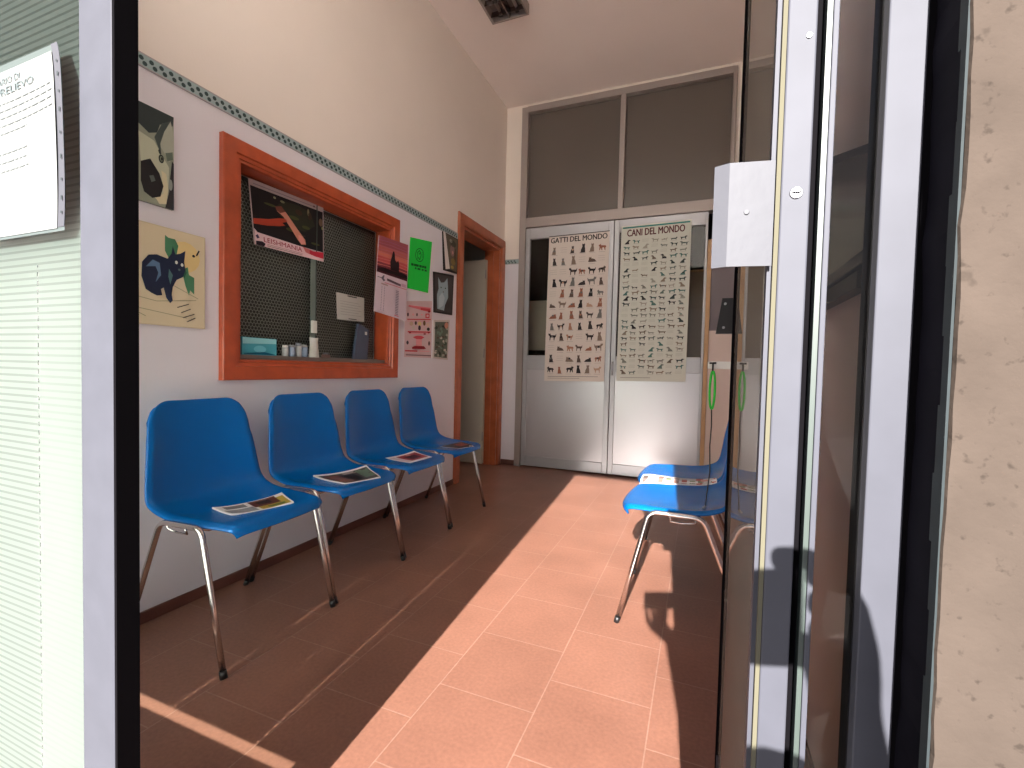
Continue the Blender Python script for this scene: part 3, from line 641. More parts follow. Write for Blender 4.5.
# ------------------------------------------------------------------ side door
D1 = empty('door_1', (XL, 3.97, 0), kind='structure')
b = MB()
def casing(mb, mat, x0, x1, y0, y1, z1, w):
    # three-sided casing as mitred stepped moulding
    for (i0, i1, xx) in ((0, w, x1), (0.012, w - 0.014, x1 + 0.006)):
        mb.box(x0, xx, y0 + i0, y0 + i1, 0, z1 - i1, mat); mb.box(x0, xx, y1 - i1, y1 - i0, 0, z1 - i1, mat); mb.box(x0, xx, y0 + i0, y1 - i0, z1 - i1, z1 - i0, mat)
casing(b, M_WOODD, XL, XL + .016, 3.477, 4.463, 2.300, .094)
b.build('door_casing', D1, 0.002)
b = MB(); b.box(XL - T, XL, DY0, DY0 + .02, 0, DZ1, M_WOODD); b.box(XL - T, XL, DY1 - .02, DY1, 0, DZ1, M_WOODD); b.box(XL - T, XL, DY0 + .02, DY1 - .02, DZ1 - .02, DZ1, M_WOODD)
b.box(XL - T + .04, XL - .06, DY1 - .034, DY1 - .02, 0, DZ1 - .02, M_WOODD)
b.build('door_jamb', D1, 0.001)
b = MB(); b.box(XL - T - .80, XL - T + .035, 4.305, 4.345, 0.012, 2.09, M_CREAM); lf = b.build('door_leaf', D1, 0.002)
b = MB(); b.tube([(XL - T - .74, 4.30, 1.02), (XL - T - .74, 4.26, 1.02), (XL - T - .62, 4.26, 1.02)], .009, M_STEEL, 10); b.build('door_handle', lf)
for z in (.25, 1.1, 1.9):
    b = MB(); b.tube([(XL - T + .036, 4.300, z), (XL - T + .036, 4.300, z + .09)], .006, M_STEEL, 10); b.build('hinge', D1)

# ------------------------------------------------------------------ back partition with two doors
D2 = empty('door_2', (-.77, YB - .05, 0), kind='structure')
yp = YB - .075     # frame face
b = MB()
b.box(PX0, -1.685, yp, YB + .03, 0, PZ1, M_ALU_TR); b.box(.165, PX1 - .001, yp, YB + .03, 2.41, PZ1, M_ALU_TR); b.box(-1.685, .165, yp, YB + .03, 3.545, PZ1, M_ALU_TR); b.box(-1.685, .165, yp, YB + .03, 2.41, 2.505, M_ALU_TR); b.box(-.775, -.728, yp + .002, YB + .03, 2.505, 3.545, M_ALU_TR)
b.build('partition_frame', D2, 0.003)
for x0, x1 in ((-1.684, -.776), (-.727, .164)):
    b = MB(); b.box(x0, x1, YB - .015, YB - .009, 2.506, 3.544, M_TRANSOM); b.build('transom_pane', D2)
def sliding(x0, x1, sl, sr):
    mb = MB(); y0, y1 = YB - .060, YB - .015
    mb.box(x0, x0 + sl, y0, y1, .015, 2.405, M_ALU); mb.box(x1 - sr, x1, y0, y1, .015, 2.405, M_ALU)
    mb.box(x0 + sl, x1 - sr, y0 + .001, y1, 2.295, 2.405, M_ALU); mb.box(x0 + sl, x1 - sr, y0 + .001, y1, .99, 1.135, M_ALU); mb.box(x0 + sl, x1 - sr, y0 + .001, y1, .015, .115, M_ALU)
    f_ = mb.build('door_stile_frame', D2, 0.003)
    mb = MB(); mb.box(x0 + sl, x1 - sr, y0 + .012, y1 - .01, .115, .99, M_PANEL); mb.build('door_panel', f_)
    mb = MB(); mb.box(x0 + sl, x1 - sr, YB - .035, YB - .031, 1.135, 2.295, M_GLASS_DIRTY); mb.build('door_glass', f_)
sliding(-1.682, -.802, .044, .050); sliding(-.797, .012, .045, .022)
b = MB(); b.tube([(-.775, YB - .061, .96), (-.775, YB - .085, .96), (-.775, YB - .085, 1.08), (-.775, YB - .061, 1.08)], .006, M_STEEL, 10); b.build('door_handle', D2)
b = MB(); b.box(.0145, .048, YB - .068, YB - .02, 0, 2.16, M_WOODL); struct(b.build('trim_3', bevel=.002))
b = MB(); b.box(.050, XR - .001, YB - .05, YB - .01, 0, 1.37, M_BEIGEP); b.box(.050, XR - .001, YB - .048, YB - .01, 1.37, 2.405, M_GREYP); struct(b.build('wall_side_panel', bevel=.002))
# boards that show through the door glass
b = MB(); b.box(-1.80, -1.18, 4.80, 4.83, 1.20, 1.735, M_WHITE); b.box(-1.80, -1.18, 4.79, 4.84, 1.165, 1.20, M_BLACKPL); b.box(-1.78, -1.74, 4.80, 4.83, 0, 1.165, M_BLACKPL); b.box(-1.24, -1.20, 4.80, 4.83, 0, 1.165, M_BLACKPL)
tag(b.build('white_board', loc=(-1.5, 4.81, 0), bevel=.003), 'pale board on dark legs behind the glass of the left back door', 'board')
b = MB(); b.box(-.60, .12, 4.80, 4.83, .02, 1.955, M_BEIGE); b.box(-.62, -.60, 4.78, 4.85, 0, 1.955, M_WOODL); b.box(.12, .14, 4.78, 4.85, 0, 1.955, M_WOODL); b.box(-.62, .14, 4.78, 4.85, 1.955, 1.975, M_WOODL)
tag(b.build('folding_screen', loc=(-.24, 4.81, 0), bevel=.002), 'beige upright screen behind the glass of the right back door', 'screen')

# ------------------------------------------------------------------ breed posters
CAT_SIT = [(.30,.0),(.78,.0),(.95,.04),(.80,.08),(.76,.35),(.66,.55),(.62,.66),(.66,.80),(.62,.98),(.54,.88),(.44,.88),(.37,.98),(.34,.80),(.38,.66),(.32,.40)]
CAT_STAND = [(.05,.45),(.0,.75),(.06,.76),(.12,.62),(.62,.64),(.70,.72),(.74,.90),(.80,.80),(.88,.80),(.92,.90),(.97,.72),(.90,.60),(.80,.54),(.80,.05),(.72,.05),(.68,.38),(.34,.38),(.30,.05),(.22,.05),(.18,.34)]
CAT_LIE = [(.0,.12),(.22,.10),(.78,.10),(.95,.14),(.90,.30),(.86,.46),(.88,.66),(.80,.58),(.70,.58),(.62,.68),(.60,.48),(.40,.44),(.22,.36),(.10,.20)]
CAT_WALK = [(.0,.30),(.06,.36),(.18,.58),(.66,.62),(.74,.80),(.80,.70),(.90,.70),(.94,.58),(.84,.48),(.88,.10),(.80,.10),(.70,.36),(.60,.08),(.52,.08),(.54,.36),(.36,.38),(.26,.08),(.18,.08),(.20,.36),(.10,.40)]
DOG_STAND = [(.02,.62),(.10,.70),(.14,.60),(.64,.62),(.72,.80),(.80,.86),(.86,.80),(1.0,.74),(.98,.66),(.86,.62),(.80,.46),(.80,.04),(.72,.04),(.68,.36),(.32,.38),(.26,.04),(.16,.04),(.16,.36),(.10,.52)]
DOG_SIT = [(.18,.0),(.74,.0),(.70,.34),(.72,.60),(.92,.70),(.90,.80),(.74,.92),(.60,.90),(.54,.74),(.44,.50),(.24,.28)]
DOG_LONG = [(.0,.55),(.10,.50),(.70,.52),(.78,.70),(.86,.74),(1.0,.62),(.90,.54),(.82,.36),(.80,.10),(.74,.10),(.70,.28),(.26,.28),(.22,.10),(.14,.10),(.14,.32)]
def breed(mb, sh, cols, rows, u0, u1, v0, v1, shapes, pal, seed, fill, rule):
    random.seed(seed); cw = (u1 - u0) / cols; ch = (v1 - v0) / rows
    for r in range(rows):
        for c in range(cols):
            u = u0 + c * cw; v = v0 + r * ch
            if random.random() > fill:
                for k in range(3): sh.rect(u + cw * .1, v + ch * (.3 + .2 * k), u + cw * .8, v + ch * (.3 + .2 * k) + .0016, rule, 1)
                continue
            shp = random.choice(shapes); s_ = random.uniform(.88, 1.12); fl = random.random() < .5
            uu = u + cw * random.uniform(.02, .10); vv = v + ch * random.uniform(.08, .14)
            pts = [(uu + cw * s_ * .86 * ((1 - a) if fl else a), vv + ch * .78 * s_ * q) for a, q in shp]
            m = random.choice(pal); sh.poly(pts, m, 2)
            if random.random() < .5: sh.ell(uu + cw * s_ * .43, vv + ch * .36 * s_, cw * .12, ch * .09, random.choice(pal), 3, 8)
            sh.rect(u + cw * .15, v + ch * .04, u + cw * .80, v + ch * .04 + .0022, rule, 1)
def breeds_poster(name, x0, x1, z0, z1, ylean, title, tcol, label, dogs):
    base = flat(214, 204, 196) if not dogs else flat(204, 206, 196)
    mb = MB(); mp = quad_map((x0, YB - .072, z0), (x1, YB - .072, z0 + .012), (x1 + ylean, YB - .066, z1 + .008), (x0 + ylean, YB - .066, z1), (0, -1, 0))
    sheet_base(mb, mp, base, .001, (0, -1, 0)); sh = Sheet(mp, mb)
    if not dogs:
        sh.rect(.0, .994, 1, 1, flat(70, 66, 66)); sh.text(title, .035, .950, .965, .985, tcol, 2, bold=.016)
        pal = [flat(*c) for c in ((30, 28, 30), (40, 38, 40), (92, 76, 68), (150, 96, 74), (168, 120, 96), (110, 108, 106), (74, 66, 62), (130, 112, 100), (52, 46, 46), (184, 150, 128))]
        breed(mb, sh, 6, 12, .03, .97, .045, .935, [CAT_SIT, CAT_STAND, CAT_LIE, CAT_WALK, CAT_SIT], pal, 21, .90, flat(168, 158, 154))
        sh.rect(.06, .030, .9, .033, flat(120, 112, 110)); sh.rect(.06, .018, .6, .021, flat(150, 140, 138))
    else:
        sh.rect(.02, .982, .98, .991, flat(44, 128, 122)); sh.text(title, .09, .930, .91, .973, tcol, 2, bold=.018)
        pal = [flat(*c) for c in ((46, 60, 60), (28, 30, 34), (120, 124, 116), (150, 150, 140), (96, 110, 104), (134, 120, 104), (70, 110, 104), (160, 156, 146), (108, 96, 84))]
        breed(mb, sh, 7, 24, .03, .97, .040, .915, [DOG_STAND, DOG_SIT, DOG_LONG, DOG_STAND], pal, 33, .84, flat(170, 172, 162))
        sh.rect(.06, .020, .5, .024, flat(150, 150, 142))
    tag(mb.build(name, loc=((x0 + x1) / 2, YB - .07, (z0 + z1) / 2)), label, 'poster', 'breed posters on the back doors')
breeds_poster('breeds_poster', -1.447, -.853, .882, 2.305, .012, 'GATTI DEL MONDO', flat(52, 46, 48), 'tall white poster of many cat breeds hanging on the left back door', False)
breeds_poster('breeds_poster', -.737, -.128, .905, 2.340, .004, 'CANI DEL MONDO', flat(88, 34, 42), 'tall white poster of many dog breeds hanging on the right back door', True)

# ------------------------------------------------------------------ ceiling lamp
CL = empty('ceiling_light', (-1.40, 2.66, ZC), 'unlit louvred fluorescent fixture mounted on the ceiling', 'ceiling light')
b = MB(); zl = ZC - .075
b.box(-1.545, -1.53, 2.06, 3.26, zl, ZC - .001, M_ALU_TR); b.box(-1.27, -1.255, 2.06, 3.26, zl, ZC - .001, M_ALU_TR); b.box(-1.53, -1.27, 2.06, 2.075, zl, ZC - .001, M_ALU_TR); b.box(-1.53, -1.27, 3.245, 3.26, zl, ZC - .001, M_ALU_TR); b.box(-1.53, -1.27, 2.075, 3.245, ZC - .006, ZC - .001, M_ALU_TR)
b.build('housing', CL)
M_LOUV = pbr('mirror_louver', (0.20, 0.16, 0.15, 1), .25, metal=.8)
b = MB()
for k in range(10):
    y = 2.16 + k * .115; b.prism([(-1.53, y, zl + .004), (-1.27, y, zl + .004), (-1.27, y + .012, zl + .05), (-1.53, y + .012, zl + .05)], (0, .003, 0), M_LOUV)
b.prism([(-1.405, 2.08, zl + .002), (-1.395, 2.08, zl + .002), (-1.385, 2.08, zl + .055), (-1.415, 2.08, zl + .055)], (0, 1.16, 0), M_LOUV)
b.build('louver', CL)
for x in (-1.465, -1.335):
    b = MB(); b.tube([(x, 2.10, zl + .045), (x, 3.21, zl + .045)], .012, pbr('tube_glass', (.5, .48, .46, 1), .3), 12); b.build('lamp_tube', CL)
    b = MB(); b.box(x - .014, x + .014, 3.205, 3.235, zl + .02, zl + .06, M_BLACKPL); b.build('lamp_holder', CL)

# ------------------------------------------------------------------ plastic chairs
def crom(P, t):
    n = len(P) - 1; x = t * n; i = min(int(x), n - 1); f_ = x - i
    p0 = P[max(i-1, 0)]; p1 = P[i]; p2 = P[i+1]; p3 = P[min(i+2, n)]
    return tuple(0.5 * ((2*b_) + (-a_+c_)*f_ + (2*a_-5*b_+4*c_-d_)*f_*f_ + (-a_+3*b_-3*c_+d_)*f_**3) for a_, b_, c_, d_ in zip(p0, p1, p2, p3))
# centre-line profile: distance from the wall u, height z, half width w, wing amount
PROF = [(.103,.848,.187,.020),(.109,.795,.197,.028),(.117,.720,.204,.033),(.125,.650,.214,.038),(.133,.580,.223,.040),(.145,.520,.230,.040),(.174,.482,.234,.034),(.225,.462,.234,.027),(.290,.453,.233,.022),(.370,.451,.229,.019),(.450,.454,.221,.013),(.520,.457,.207,.006),(.560,.452,.192,.000),(.580,.435,.178,-.004)]
def shell_pt(s, t):
    u, z, w, wing = crom(PROF, s)
    u2, z2, _, _ = crom(PROF, min(s + .01, 1)); u1, z1, _, _ = crom(PROF, max(s - .01, 0))
    d = Vector((u2 - u1, z2 - z1)).normalized(); nrm = Vector((-d.y, d.x))         # points forward / up
    if nrm.x < 0 and nrm.y < 0: nrm = -nrm
    a = abs(t)
    r = min(s / .13, 1); w *= (.955 + .045 * (1 - (1 - r) ** 3))                      # rounded upper corners
    off = wing * a ** 2.4
    if a > .90: off -= .013 * ((a - .90) / .10) ** 1.6 * min(1, s / .16)                               # rolled rim
    zz = z + nrm.y * off; uu = u + nrm.x * off
    zz -= .066 * (1 - math.sqrt(max(0, 1 - max(0, (a - .62) / .38) ** 2))) * max(0, 1 - s / .20) ** 1.2
    if s > .86:
        k = (s - .86) / .14; uu -= .026 * a ** 3 * k
    return Vector((uu, t * w, zz))
def seat_z(u, v):
    """height of the seat surface at local (u, v)"""
    best = None
    for i in range(61):
        s = .40 + .60 * i / 60; t = max(-1, min(1, v / .236)); p = shell_pt(s, t)
        e = abs(p.x - u)
        if best is None or e < best[0]: best = (e, p.z)
    return best[1]
CU = .33   # local origin sits this far from the wall
def make_chair():
    root = empty('plastic_chair', (0, 0, 0), 'chair', 'chair')
    NS, NT = 60, 60; pts = []; fs = []
    for i in range(NS + 1):
        for j in range(NT + 1):
            p = shell_pt(i / NS, -1 + 2 * j / NT); pts.append((p.x - CU, p.y, p.z))
    for i in range(NS):
        for j in range(NT):
            a = i * (NT + 1) + j; fs.append((a, a + 1, a + NT + 2, a + NT + 1))
    b = MB(); b.mesh(pts, fs, M_BLUE, True); sh_ = b.build('seat_shell', root)
    md = sh_.modifiers.new('thick', 'SOLIDIFY'); md.thickness = .006; md.offset = -1
    # side frames: one bent tube each, front leg - rail - rear leg
    for sgn in (-1, 1):
        ft = Vector((.566, sgn * .2420, .012)); tf = Vector((.458, sgn * .2360, .458)); tr = Vector((.262, sgn * .2360, .456)); rt = Vector((.085, sgn * .2420, .012))
        path = [ft]
        def corner(a, c, d, r=.035):
            v1 = (a - c).normalized(); v2 = (d - c).normalized(); out = []
            for k in range(7):
                q = k / 6; out.append((c + v1 * r) * (1-q)**2 + c * 2*q*(1-q) + (c + v2 * r) * q*q)
            return out
        path += [ft.lerp(tf, .5)] + corner(ft, tf, tr) + corner(tf, tr, rt) + [tr.lerp(rt, .5), rt]
        path = [(p.x - CU, p.y, p.z) for p in path]
        b = MB(); b.tube(path, .0098, M_CHROME, 14); fr_ = b.build('leg_frame', root)
        for q, dr in ((ft, (tf - ft).normalized()), (rt, (tr - rt).normalized())):
            a = Vector((q.x - CU, q.y, q.z)); b = MB(); b.tube([a - dr * .012, a + dr * .012], .0115, M_BLACKPL, 12); b.build('foot_cap', fr_)
        # chrome linking hook on the rail
        b = MB(); y = sgn * .2360; u = .29 - CU
        b.tube([(u, y, .454), (u, y - .008 * sgn, .432), (u + .045, y - .008 * sgn, .426), (u + .090, y - .008 * sgn, .428), (u + .090, y, .454)], .0035, M_CHROME, 8); b.build('linking_hook', root)
    for u, z in ((.275, .438), (.430, .438)):
        b = MB(); b.tube([(u - CU, -.234, z + .018), (u - CU, -.19, z), (u - CU, .19, z), (u - CU, .234, z + .018)], .0055, M_CHROME, 10); b.build('cross_bar', root)
    b = MB(); b.box(.285 - CU, .385 - CU, -.05, .05, .428, .444, M_BLACKMT); b.build('seat_bracket', root, .002)
    return root
def copy_tree(o, parent=None):
    c = o.copy(); COL.objects.link(c)
    if parent is not None: c.parent = parent
    for ch in list(o.children): copy_tree(ch, c)
    return c
chair0 = make_chair()
GA, GB = 'blue chairs along the picture wall', 'blue chairs along the right wall'
spots = [(XL + CU - .006, 1.2390, .025, 'blue plastic chair nearest the entrance in the left row, beneath the dark window', GA),
         (XL + CU - .022, 1.7510, .004, 'blue plastic chair second from the entrance in the left row, with a dark magazine', GA),
         (XL + CU - .038, 2.2610, .010, 'blue plastic chair third from the entrance in the left row, below the calendar', GA),
         (XL + CU - .050, 2.7780, .005, 'blue plastic chair farthest in the left row, beside the orange door casing', GA),
         (XR - CU, 2.1020, PI, 'sunlit blue plastic chair of the right pair, nearer the entrance', GB),
         (XR - CU, 2.6110, PI, 'blue plastic chair of the right pair, farther from the entrance', GB)]
for i, (x, y, rz, lab, grp) in enumerate(spots):
    o = chair0 if i == 0 else copy_tree(chair0)
    o.location = (x, y, 0); o.rotation_euler = (0, 0, rz); o['label'] = lab; o['group'] = grp; o['_o'] = (x, y, 0)

# ------------------------------------------------------------------ magazines
def magazine(quad, ccen, side, inks, label, lift=.0075, curl=.0, name='magazine', grp='magazines on the chairs'):
    """quad: four world (x, y) corners counter-clockwise; follows the seat under it"""
    N = 10; mb = MB()
    q = [Vector((a, c, 0)) for a, c in quad]
    def hz(p):
        if side > 0: u = p.x - XL - ccen[0]; v = p.y - ccen[1]
        else: u = XR - p.x; v = -(p.y - ccen[1])
        if abs(v) > .235 and len(ccen) > 2: v = (abs(v) - .509) 
        return seat_z(u, max(-.235, min(.235, v)))
    cache = {}
    def P(u, v, L=0):
        p = (q[0]*(1-u)*(1-v) + q[1]*u*(1-v) + q[2]*u*v + q[3]*(1-u)*v)
        k = (round(u, 3), round(v, 3))
        if k not in cache: cache[k] = hz(p)
        z = cache[k] + lift + curl * (abs(2*u-1) ** 3) * .012 + curl * .006 * v * v
        return Vector((p.x, p.y, z + EPS * L))
    top = [P(i / N, j / N) for j in range(N + 1) for i in range(N + 1)]; bot = [p - Vector((0, 0, lift * .8)) for p in top]
    fs = [(j*(N+1)+i, j*(N+1)+i+1, (j+1)*(N+1)+i+1, (j+1)*(N+1)+i) for j in range(N) for i in range(N)]
    M = (N+1) ** 2; fb = [tuple(M + k for k in f_[::-1]) for f_ in fs]
    rim = [i for i in range(N+1)] + [(j+1)*(N+1)-1 for j in range(1, N+1)] + [N*(N+1)+i for i in range(N-1, -1, -1)] + [j*(N+1) for j in range(N-1, 0, -1)]
    sides = [(rim[k], M + rim[k], M + rim[(k+1) % len(rim)], rim[(k+1) % len(rim)]) for k in range(len(rim))]
    mb.mesh(top + bot, fs + fb + sides, M_PAPER)
    for (u0, v0, u1, v1, m, L) in inks:
        n = 5
        for i in range(n):
            for j in range(n):
                a0, a1 = u0 + (u1-u0)*i/n, u0 + (u1-u0)*(i+1)/n; c0, c1 = v0 + (v1-v0)*j/n, v0 + (v1-v0)*(j+1)/n
                mb.face([P(a0, c0, L), P(a1, c0, L), P(a1, c1, L), P(a0, c1, L)], m)
    c = sum(q, Vector()) / 4
    tag(mb.build(name, loc=(c.x, c.y, P(.5, .5).z)), label, 'magazine', grp)
dk1, gold, wht, brn, red = flat(40, 28, 30), flat(176, 150, 60), flat(214, 212, 214), flat(96, 52, 40), flat(176, 44, 48)
magazine([(-1.500, 1.130), (-1.425, 1.330), (-1.560, 1.395), (-1.625, 1.150)], (-.006, 1.239), 1,
         [(.03, .05, .45, .5, flat(150, 150, 152), 1), (.5, .05, .97, .8, gold, 1), (.46, .35, .86, .95, brn, 2), (.55, .5, .75, .8, dk1, 3), (.1, .6, .4, .9, flat(120, 120, 124), 1), (.62, .12, .9, .26, flat(90, 110, 50), 2)],
         'open magazine with a yellow page lying on the chair nearest the entrance', curl=.5)
magazine([(-1.455, 1.640), (-1.40, 1.820), (-1.600, 1.960), (-1.690, 1.690)], (-.022, 1.751), 1,
         [(.03, .04, .97, .90, flat(70, 60, 60), 1), (.06, .08, .35, .8, flat(120, 80, 70), 2), (.40, .15, .62, .7, flat(24, 22, 26), 2), (.70, .2, .95, .85, flat(96, 120, 100), 2), (.45, .74, .70, .88, flat(150, 140, 136), 2)],
         'dark glossy magazine lying on the second chair from the entrance', curl=.3)
magazine([(-1.470, 2.165), (-1.455, 2.370), (-1.640, 2.455), (-1.685, 2.230)], (-.038, 2.261), 1,
         [(.25, .15, .95, .88, flat(150, 60, 70), 1), (.40, .3, .80, .7, flat(70, 34, 42), 2), (.04, .1, .22, .9, flat(206, 190, 196), 1), (.55, .72, .7, .84, flat(190, 130, 130), 2)],
         'white bordered magazine with a dark pink cover on the third chair from the entrance')
magazine([(-1.455, 2.70), (-1.42, 2.85), (-1.575, 2.95), (-1.620, 2.74)], (-.050, 2.778), 1,
         [(.0, .0, 1, 1, flat(48, 36, 34), 1), (.45, .3, .9, .8, flat(140, 70, 50), 2), (.1, .5, .4, .8, flat(60, 66, 70), 2)],
         'small dark brown magazine lying on the farthest chair of the left row')
inks = [(.01, .03, .99, .97, flat(200, 196, 194), 1)]
random.seed(9)
for k in range(9):
    u = .03 + k * .105; inks.append((u, .15, u + .07, .55 + .3 * random.random(), random.choice([flat(150, 120, 110), flat(206, 180, 170), flat(110, 96, 92), flat(120, 130, 100), flat(170, 90, 86)]), 2))
inks += [(.74, .08, .99, .93, red, 3), (.80, .3, .90, .7, flat(206, 150, 140), 4)]
magazine([(-.262, 2.33), (.085, 2.33), (.085, 2.51), (-.262, 2.51)], (0, 2.102, 1), -1, inks, 'open magazine with a red back page lying across the two right chairs', lift=.010)

# ------------------------------------------------------------------ hook rail, bracket, leash, monitor on the right wall
HR = empty('hook_rail', (XR, 1.96, 1.03), 'white rail with black hooks sticking out from the right wall behind the glass leaf', 'hook rail')
b = MB(); b.box(.022, XR - .0005, 1.955, 1.967, 1.016, 1.045, M_WHITE); b.build('rail', HR, .002)
for x in (.040, .12, .20):
    b = MB(); b.tube([(x, 1.955, 1.038), (x, 1.938, 1.036), (x, 1.934, 1.020), (x, 1.940, 1.008), (x, 1.950, 1.008)], .0032, M_BLACKMT, 8); b.tube([(x - .012, 1.945, 1.038), (x + .012, 1.945, 1.038)], .0035, M_BLACKMT, 8); b.build('hook', HR)
LS = empty('dog_leash', (.040, 1.936, .46), 'green looped leash with a thin black cord hanging from the white hook rail', 'leash')
b = MB(); loop = []
for k in range(25):
    a = 2 * PI * k / 24; loop.append((.041 + .009 * math.sin(a), 1.9355 + .003 * math.cos(a), .935 + .072 * math.cos(a)))
b.tube(loop, .0042, M_GREEN, 8); b.build('handle_loop', LS)
b = MB(); b.tube([(.041, 1.932, .87), (.043, 1.932, .80), (.040, 1.935, .72), (.044, 1.94, .62), (.036, 1.955, .53), (.034, 1.97, .478)], .0022, M_BLACKPL, 8); b.build('cord', LS)
b = MB(); b.tube([(.034, 1.97, .480), (.030, 1.972, .471), (.022, 1.974, .469)], .0045, M_STEEL, 8); b.build('clip', LS)
b = MB(); b.prism([(.047, 2.0, 1.155), (XR, 2.0, 1.155), (XR, 2.0, 1.292), (.066, 2.0, 1.292)], (0, .03, 0), M_BLACKMT)
for x, z in ((.077, 1.270), (.074, 1.178), (.20, 1.270), (.20, 1.178)): b.tube([(x, 2.0, z), (x, 1.996, z)], .005, M_STEEL, 10)
tag(b.build('wall_bracket', loc=(.2, 2.01, 1.2)), 'black metal plate with bright rivets above the white hook rail', 'bracket')
MN = empty('monitor', (XR, 1.2, 1.37), 'black wall monitor seen through the narrow pane beside the door jamb', 'monitor')
b = MB(); b.prism([(XR - .035, .96, 1.20), (XR - .035, 1.50, 1.20), (XR - .035, 1.50, 1.575), (XR - .035, .96, 1.395)], (.034, 0, 0), M_BLACKPL); b.build('monitor_body', MN, .003)
b = MB(); b.face([(XR - .0355, .98, 1.222), (XR - .0355, 1.48, 1.222), (XR - .0355, 1.48, 1.55), (XR - .0355, .98, 1.385)], pbr('dark_screen', (.012, .012, .018, 1), .15)); b.build('screen', MN)
b = MB(); b.box(XR - .028, XR - .001, 1.05, 1.40, 1.165, 1.198, pbr('brown_bracket', (.05, .035, .032, 1), .5)); b.build('mount', MN, .002)

# ------------------------------------------------------------------ entrance: fixed pane with film at the left
W2 = empty('window_2', (-1.35, YF, 0), kind='structure')
b = MB()
b.box(-.869, -.789, YF, YF + .030, -.1, 2.50, M_ALU_EXT)
b.build('window_frame', W2, .0015)
b = MB(); b.box(-.7888, -.7836, YF + .0005, YF + .031, -.1, 2.50, M_RUBBER); b.build('gasket_and_shade_strip', W2)
b = MB(); b.box(XL, -.869, YF, YF + .030, -.1, .181, M_ALU_EXT); b.box(XL, -.869, YF, YF + .030, 2.0, 2.08, M_ALU_EXT); b.box(XL, -1.87, YF, YF + .03, .181, 2.0, M_ALU_EXT); b.build('window_rail', W2, .0015)
b = MB(); b.box(-1.87, -.869, YF + .018, YF + .022, .181, 2.0, M_GLASS); b.build('glass_pane', W2)
b = MB(); b.mesh([(-1.87, YF + .012, .203), (-.8735, YF + .012, .203), (-.8735, YF + .012, 2.0), (-1.87, YF + .012, 2.0)], [(0, 1, 2, 3)], M_FILM); b.build('privacy_film', W2)
b = MB(); b.box(-.8735, -.869, YF + .004, YF + .014, .19, 2.0, M_GEDGE)
for k in range(150):
    z = .20 + k * .012; b.box(-.8728, -.8698, YF + .0032, YF + .0042, z, z + .006, M_TEAL_SEAL)
b.build('glazing_bead', W2)
# unseen transom glazing added over the entrance to let sky light in
W4 = empty('added_transom_window', (-.9, YF, 2.1), kind='structure')
b = MB(); b.box(-.869, .20, YF, YF + .03, 2.08, 2.14, M_ALU_EXT); b.box(XL, .20, YF, YF + .03, 2.44, 2.50, M_ALU_EXT); b.box(XL, -.869, YF, YF + .03, 2.08, 2.14, M_ALU_EXT); b.build('window_frame', W4)  # frame of the added transom
b = MB(); b.box(XL, .20, YF + .014, YF + .018, 2.14, 2.44, M_GLASS); b.build('glass_pane', W4)  # pane of the added transom

# unseen frosted clerestory, added to brighten the ceiling and upper walls
M_FROST_FILL, _nt, _out = newmat('frosted_fill_glazing')
_d = _nt.nodes.new('ShaderNodeBsdfDiffuse'); _d.inputs[0].default_value = (.12, .12, .12, 1); _t = _nt.nodes.new('ShaderNodeBsdfTranslucent'); _t.inputs[0].default_value = (.88, .86, .83, 1)
_a = _nt.nodes.new('ShaderNodeAddShader'); _nt.links.new(_d.outputs[0], _a.inputs[0]); _nt.links.new(_t.outputs[0], _a.inputs[1]); _nt.links.new(_a.outputs[0], _out.inputs[0])
W5 = empty('added_fill_window', (-.8, .5, 2.72), kind='structure')
b = MB(); b.box(XL, XR, .46, .50, 2.72, 2.76, M_ALU_EXT); b.box(XL, XR, .46, .50, 3.54, 3.58, M_ALU_EXT)
for x in (XL, -1.21, -.47, XR - .04): b.box(x, x + .04, .46, .50, 2.76, 3.54, M_ALU_EXT)
b.build('window_frame', W5)  # frame of the added clerestory
b = MB(); b.box(XL + .01, XR - .01, .476, .482, 2.75, 3.55, M_FROST_FILL); b.build('frosted_fill_pane', W5)

# notice in a punched plastic sleeve, bulging off the pane
SL = empty('sleeved_notice', (-1.0, YF - .01, 1.33), 'white printed notice in a punched plastic sleeve hanging on the striped glass', 'notice')
def edge_x(v):       # right edge bows outwards
    return -.916 + .047 * math.sin(PI * min(1, max(0, v * .92 + .08))) ** .8
def slv(u, v, L=0, ins=0.0):
    z0 = 1.192; z1 = 1.474; xr = edge_x(v) - ins; xl = -1.14
    x = xl + (xr - xl) * u
    z = z0 + (z1 - z0) * v + .010 * (u - .5) * (1 - v) * 0
    y = YF - .004 - .014 * math.sin(PI * v) * u ** 2
    return Vector((x, y - EPS * L, z))
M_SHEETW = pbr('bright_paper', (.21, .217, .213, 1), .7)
M_SLEEVE = pbr('sleeve_plastic', (.08, .10, .097, 1), .4)
M_INK = pbr('pale_ink', (.14, .155, .158, 1), .7)
M_INKB = pbr('pale_blue_ink', (.09, .115, .12, 1), .7)
def sgrid(mb, mat, u0, u1, v0, v1, L, ins, nu=8, nv=24):
    pts = [slv(u0 + (u1-u0)*i/nu, v0 + (v1-v0)*j/nv, L, ins) for j in range(nv+1) for i in range(nu+1)]
    mb.mesh(pts, [(j*(nu+1)+i, j*(nu+1)+i+1, (j+1)*(nu+1)+i+1, (j+1)*(nu+1)+i) for j in range(nv) for i in range(nu)], mat, True)
b = MB(); sgrid(b, M_SLEEVE, 0, 1, 0, 1, 0, 0); sgrid(b, M_WHITE_PL, 0.925, 1, .02, 1, 1.5, 0)
